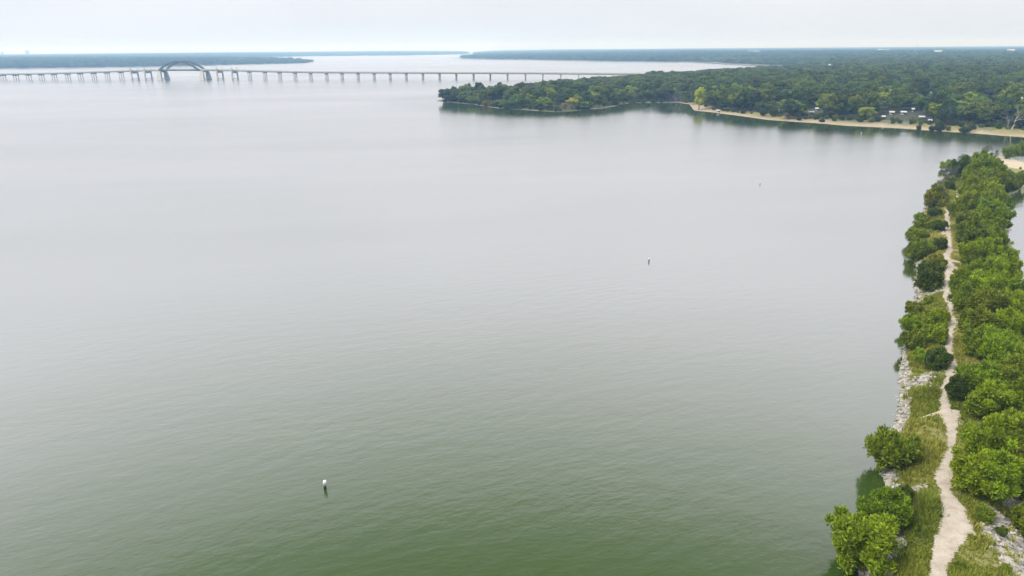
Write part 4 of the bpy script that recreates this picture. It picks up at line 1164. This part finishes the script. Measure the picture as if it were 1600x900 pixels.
def pole(px, py, hp, label):
    p = at(px, py, 3.0); Hm = hp / ppm(p)
    o = empty('light_pole', (p[0], p[1], 3.0 - .5), 0, label, 'light pole')
    b = MB(); b.tube([(0, 0, 0), (0, 0, Hm)], [.16, .11], 8); link('post', b.mesh('post', M_greymetal, True), o)
    b = MB(); b.box((0, 0, Hm + .25), (.9, .5, .5), taper=.7); link('lamp_head', b.mesh('lamp_head', M_white), o)
pole(1215.5, 163, 11, 'thin pole with a white lamp head in front of dark trees behind the beach')
pole(1436.5, 162, 8, 'short grey pole standing in the woods below the long white house')

# ------------------------------------------------------------------ far buildings in the haze
FARB = [(1422, 84, 9, 13, 'left of two bright white long roofs in the far blue woods'), (1431.5, 84, 5, 15, 'right of two bright white roofs in the far blue woods'),
        (1413, 98.5, 5, 13, 'pale square building at the line where green woods turn blue'), (1486, 99.5, 6, 12, 'white building right of the pale square one, where green woods turn blue'),
        (1380, 77, 22, 16, 'long pale building on the far skyline left of the tower'), (1466, 78.5, 16, 16, 'pale wide building below the far skyline right of the tower'),
        (1298, 100.5, 7, 11, 'small white building at the end of the inlet between woods'), (1178, 79.5, 24, 15, 'long pale building in the far blue woods, left of all other far buildings'),
        (1580, 77, 14, 18, 'pale building on the far skyline at the right edge')]
for px, py, wp, hm, lab in FARB:
    o = house(px, py, wp * .7, hm * .86, lab, depth=18, name='far_building', wallmat=M_wall, cat='building', group='pale far buildings')
def tower(px, dist, top_py, wpx, label, kind):
    d = ray(px, 80); d = d[:2] / np.linalg.norm(d[:2]) * dist
    z = CAM_H
    lo, hi = 0, 400
    for _ in range(40):
        m_ = (lo + hi) / 2
        if pix((d[0], d[1], m_))[1] > top_py: lo = m_
        else: hi = m_
    Hm = lo - 8; Wm = wpx / ppm((d[0], d[1], 40))
    o = empty('tower_block' if kind == 'block' else 'mast', (d[0], d[1], 8), 0, label, 'tower')
    b = MB()
    if kind == 'block':
        b.box((0, 0, Hm * .46), (Wm, Wm * .8, Hm * .92)); link('shaft', b.mesh('shaft', M_concrete), o)
        b = MB(); b.box((Wm * .05, 0, Hm * .96), (Wm * .7, Wm * .5, Hm * .08 - .01)); link('roof_storey', b.mesh('roof_storey', M_concrete), o)
        for zz in np.linspace(.12, .85, 9):
            b = MB(); b.box((0, -Wm * .4 - .1, Hm * zz), (Wm * .9, .5, Hm * .035)); link('window_band', b.mesh('window_band', M_glass), o)
    else:
        b.tube([(0, 0, 0), (0, 0, Hm * .75), (0, 0, Hm)], [Wm * .3, Wm * .25, Wm * .12], 8); link('post', b.mesh('post', M_greymetal), o)
        b = MB(); b.tube([(0, 0, Hm * .7), (0, 0, Hm * .76)], [Wm * .5, Wm * .5], 8); link('platform', b.mesh('platform', M_greymetal), o)
tower(42.5, 9000, 78.5, 4.5, 'hazy tower block on the far skyline near the left edge', 'block')
tower(2.5, 9500, 80.5, 3, 'hazy tower block on the far skyline cut by the left picture edge', 'block')
tower(1431.5, 6000, 67.5, 1.0, 'thin mast on the far skyline above the two bright white roofs', 'mast')

# ------------------------------------------------------------------ haze: the air over the lake
hz_m = bpy.data.materials.new('haze'); hz_m.use_nodes = True
t = hz_m.node_tree; t.nodes.clear()
out = t.nodes.new('ShaderNodeOutputMaterial'); pv = t.nodes.new('ShaderNodeVolumePrincipled')
pv.inputs['Color'].default_value = (.36, .63, 1.0, 1)
pv.inputs['Absorption Color'].default_value = (1, 1, 1, 1)
pv.inputs['Density'].default_value = 2.3e-4
pv.inputs['Anisotropy'].default_value = .2
t.links.new(pv.outputs[0], out.inputs['Volume'])
b = MB(); b.box((0, 6900, 64), (31000, 17000, 138))
hz = b.build('haze', hz_m)
tag(hz, 'pale blue haze filling the air over the lake', 'haze', kind='stuff')
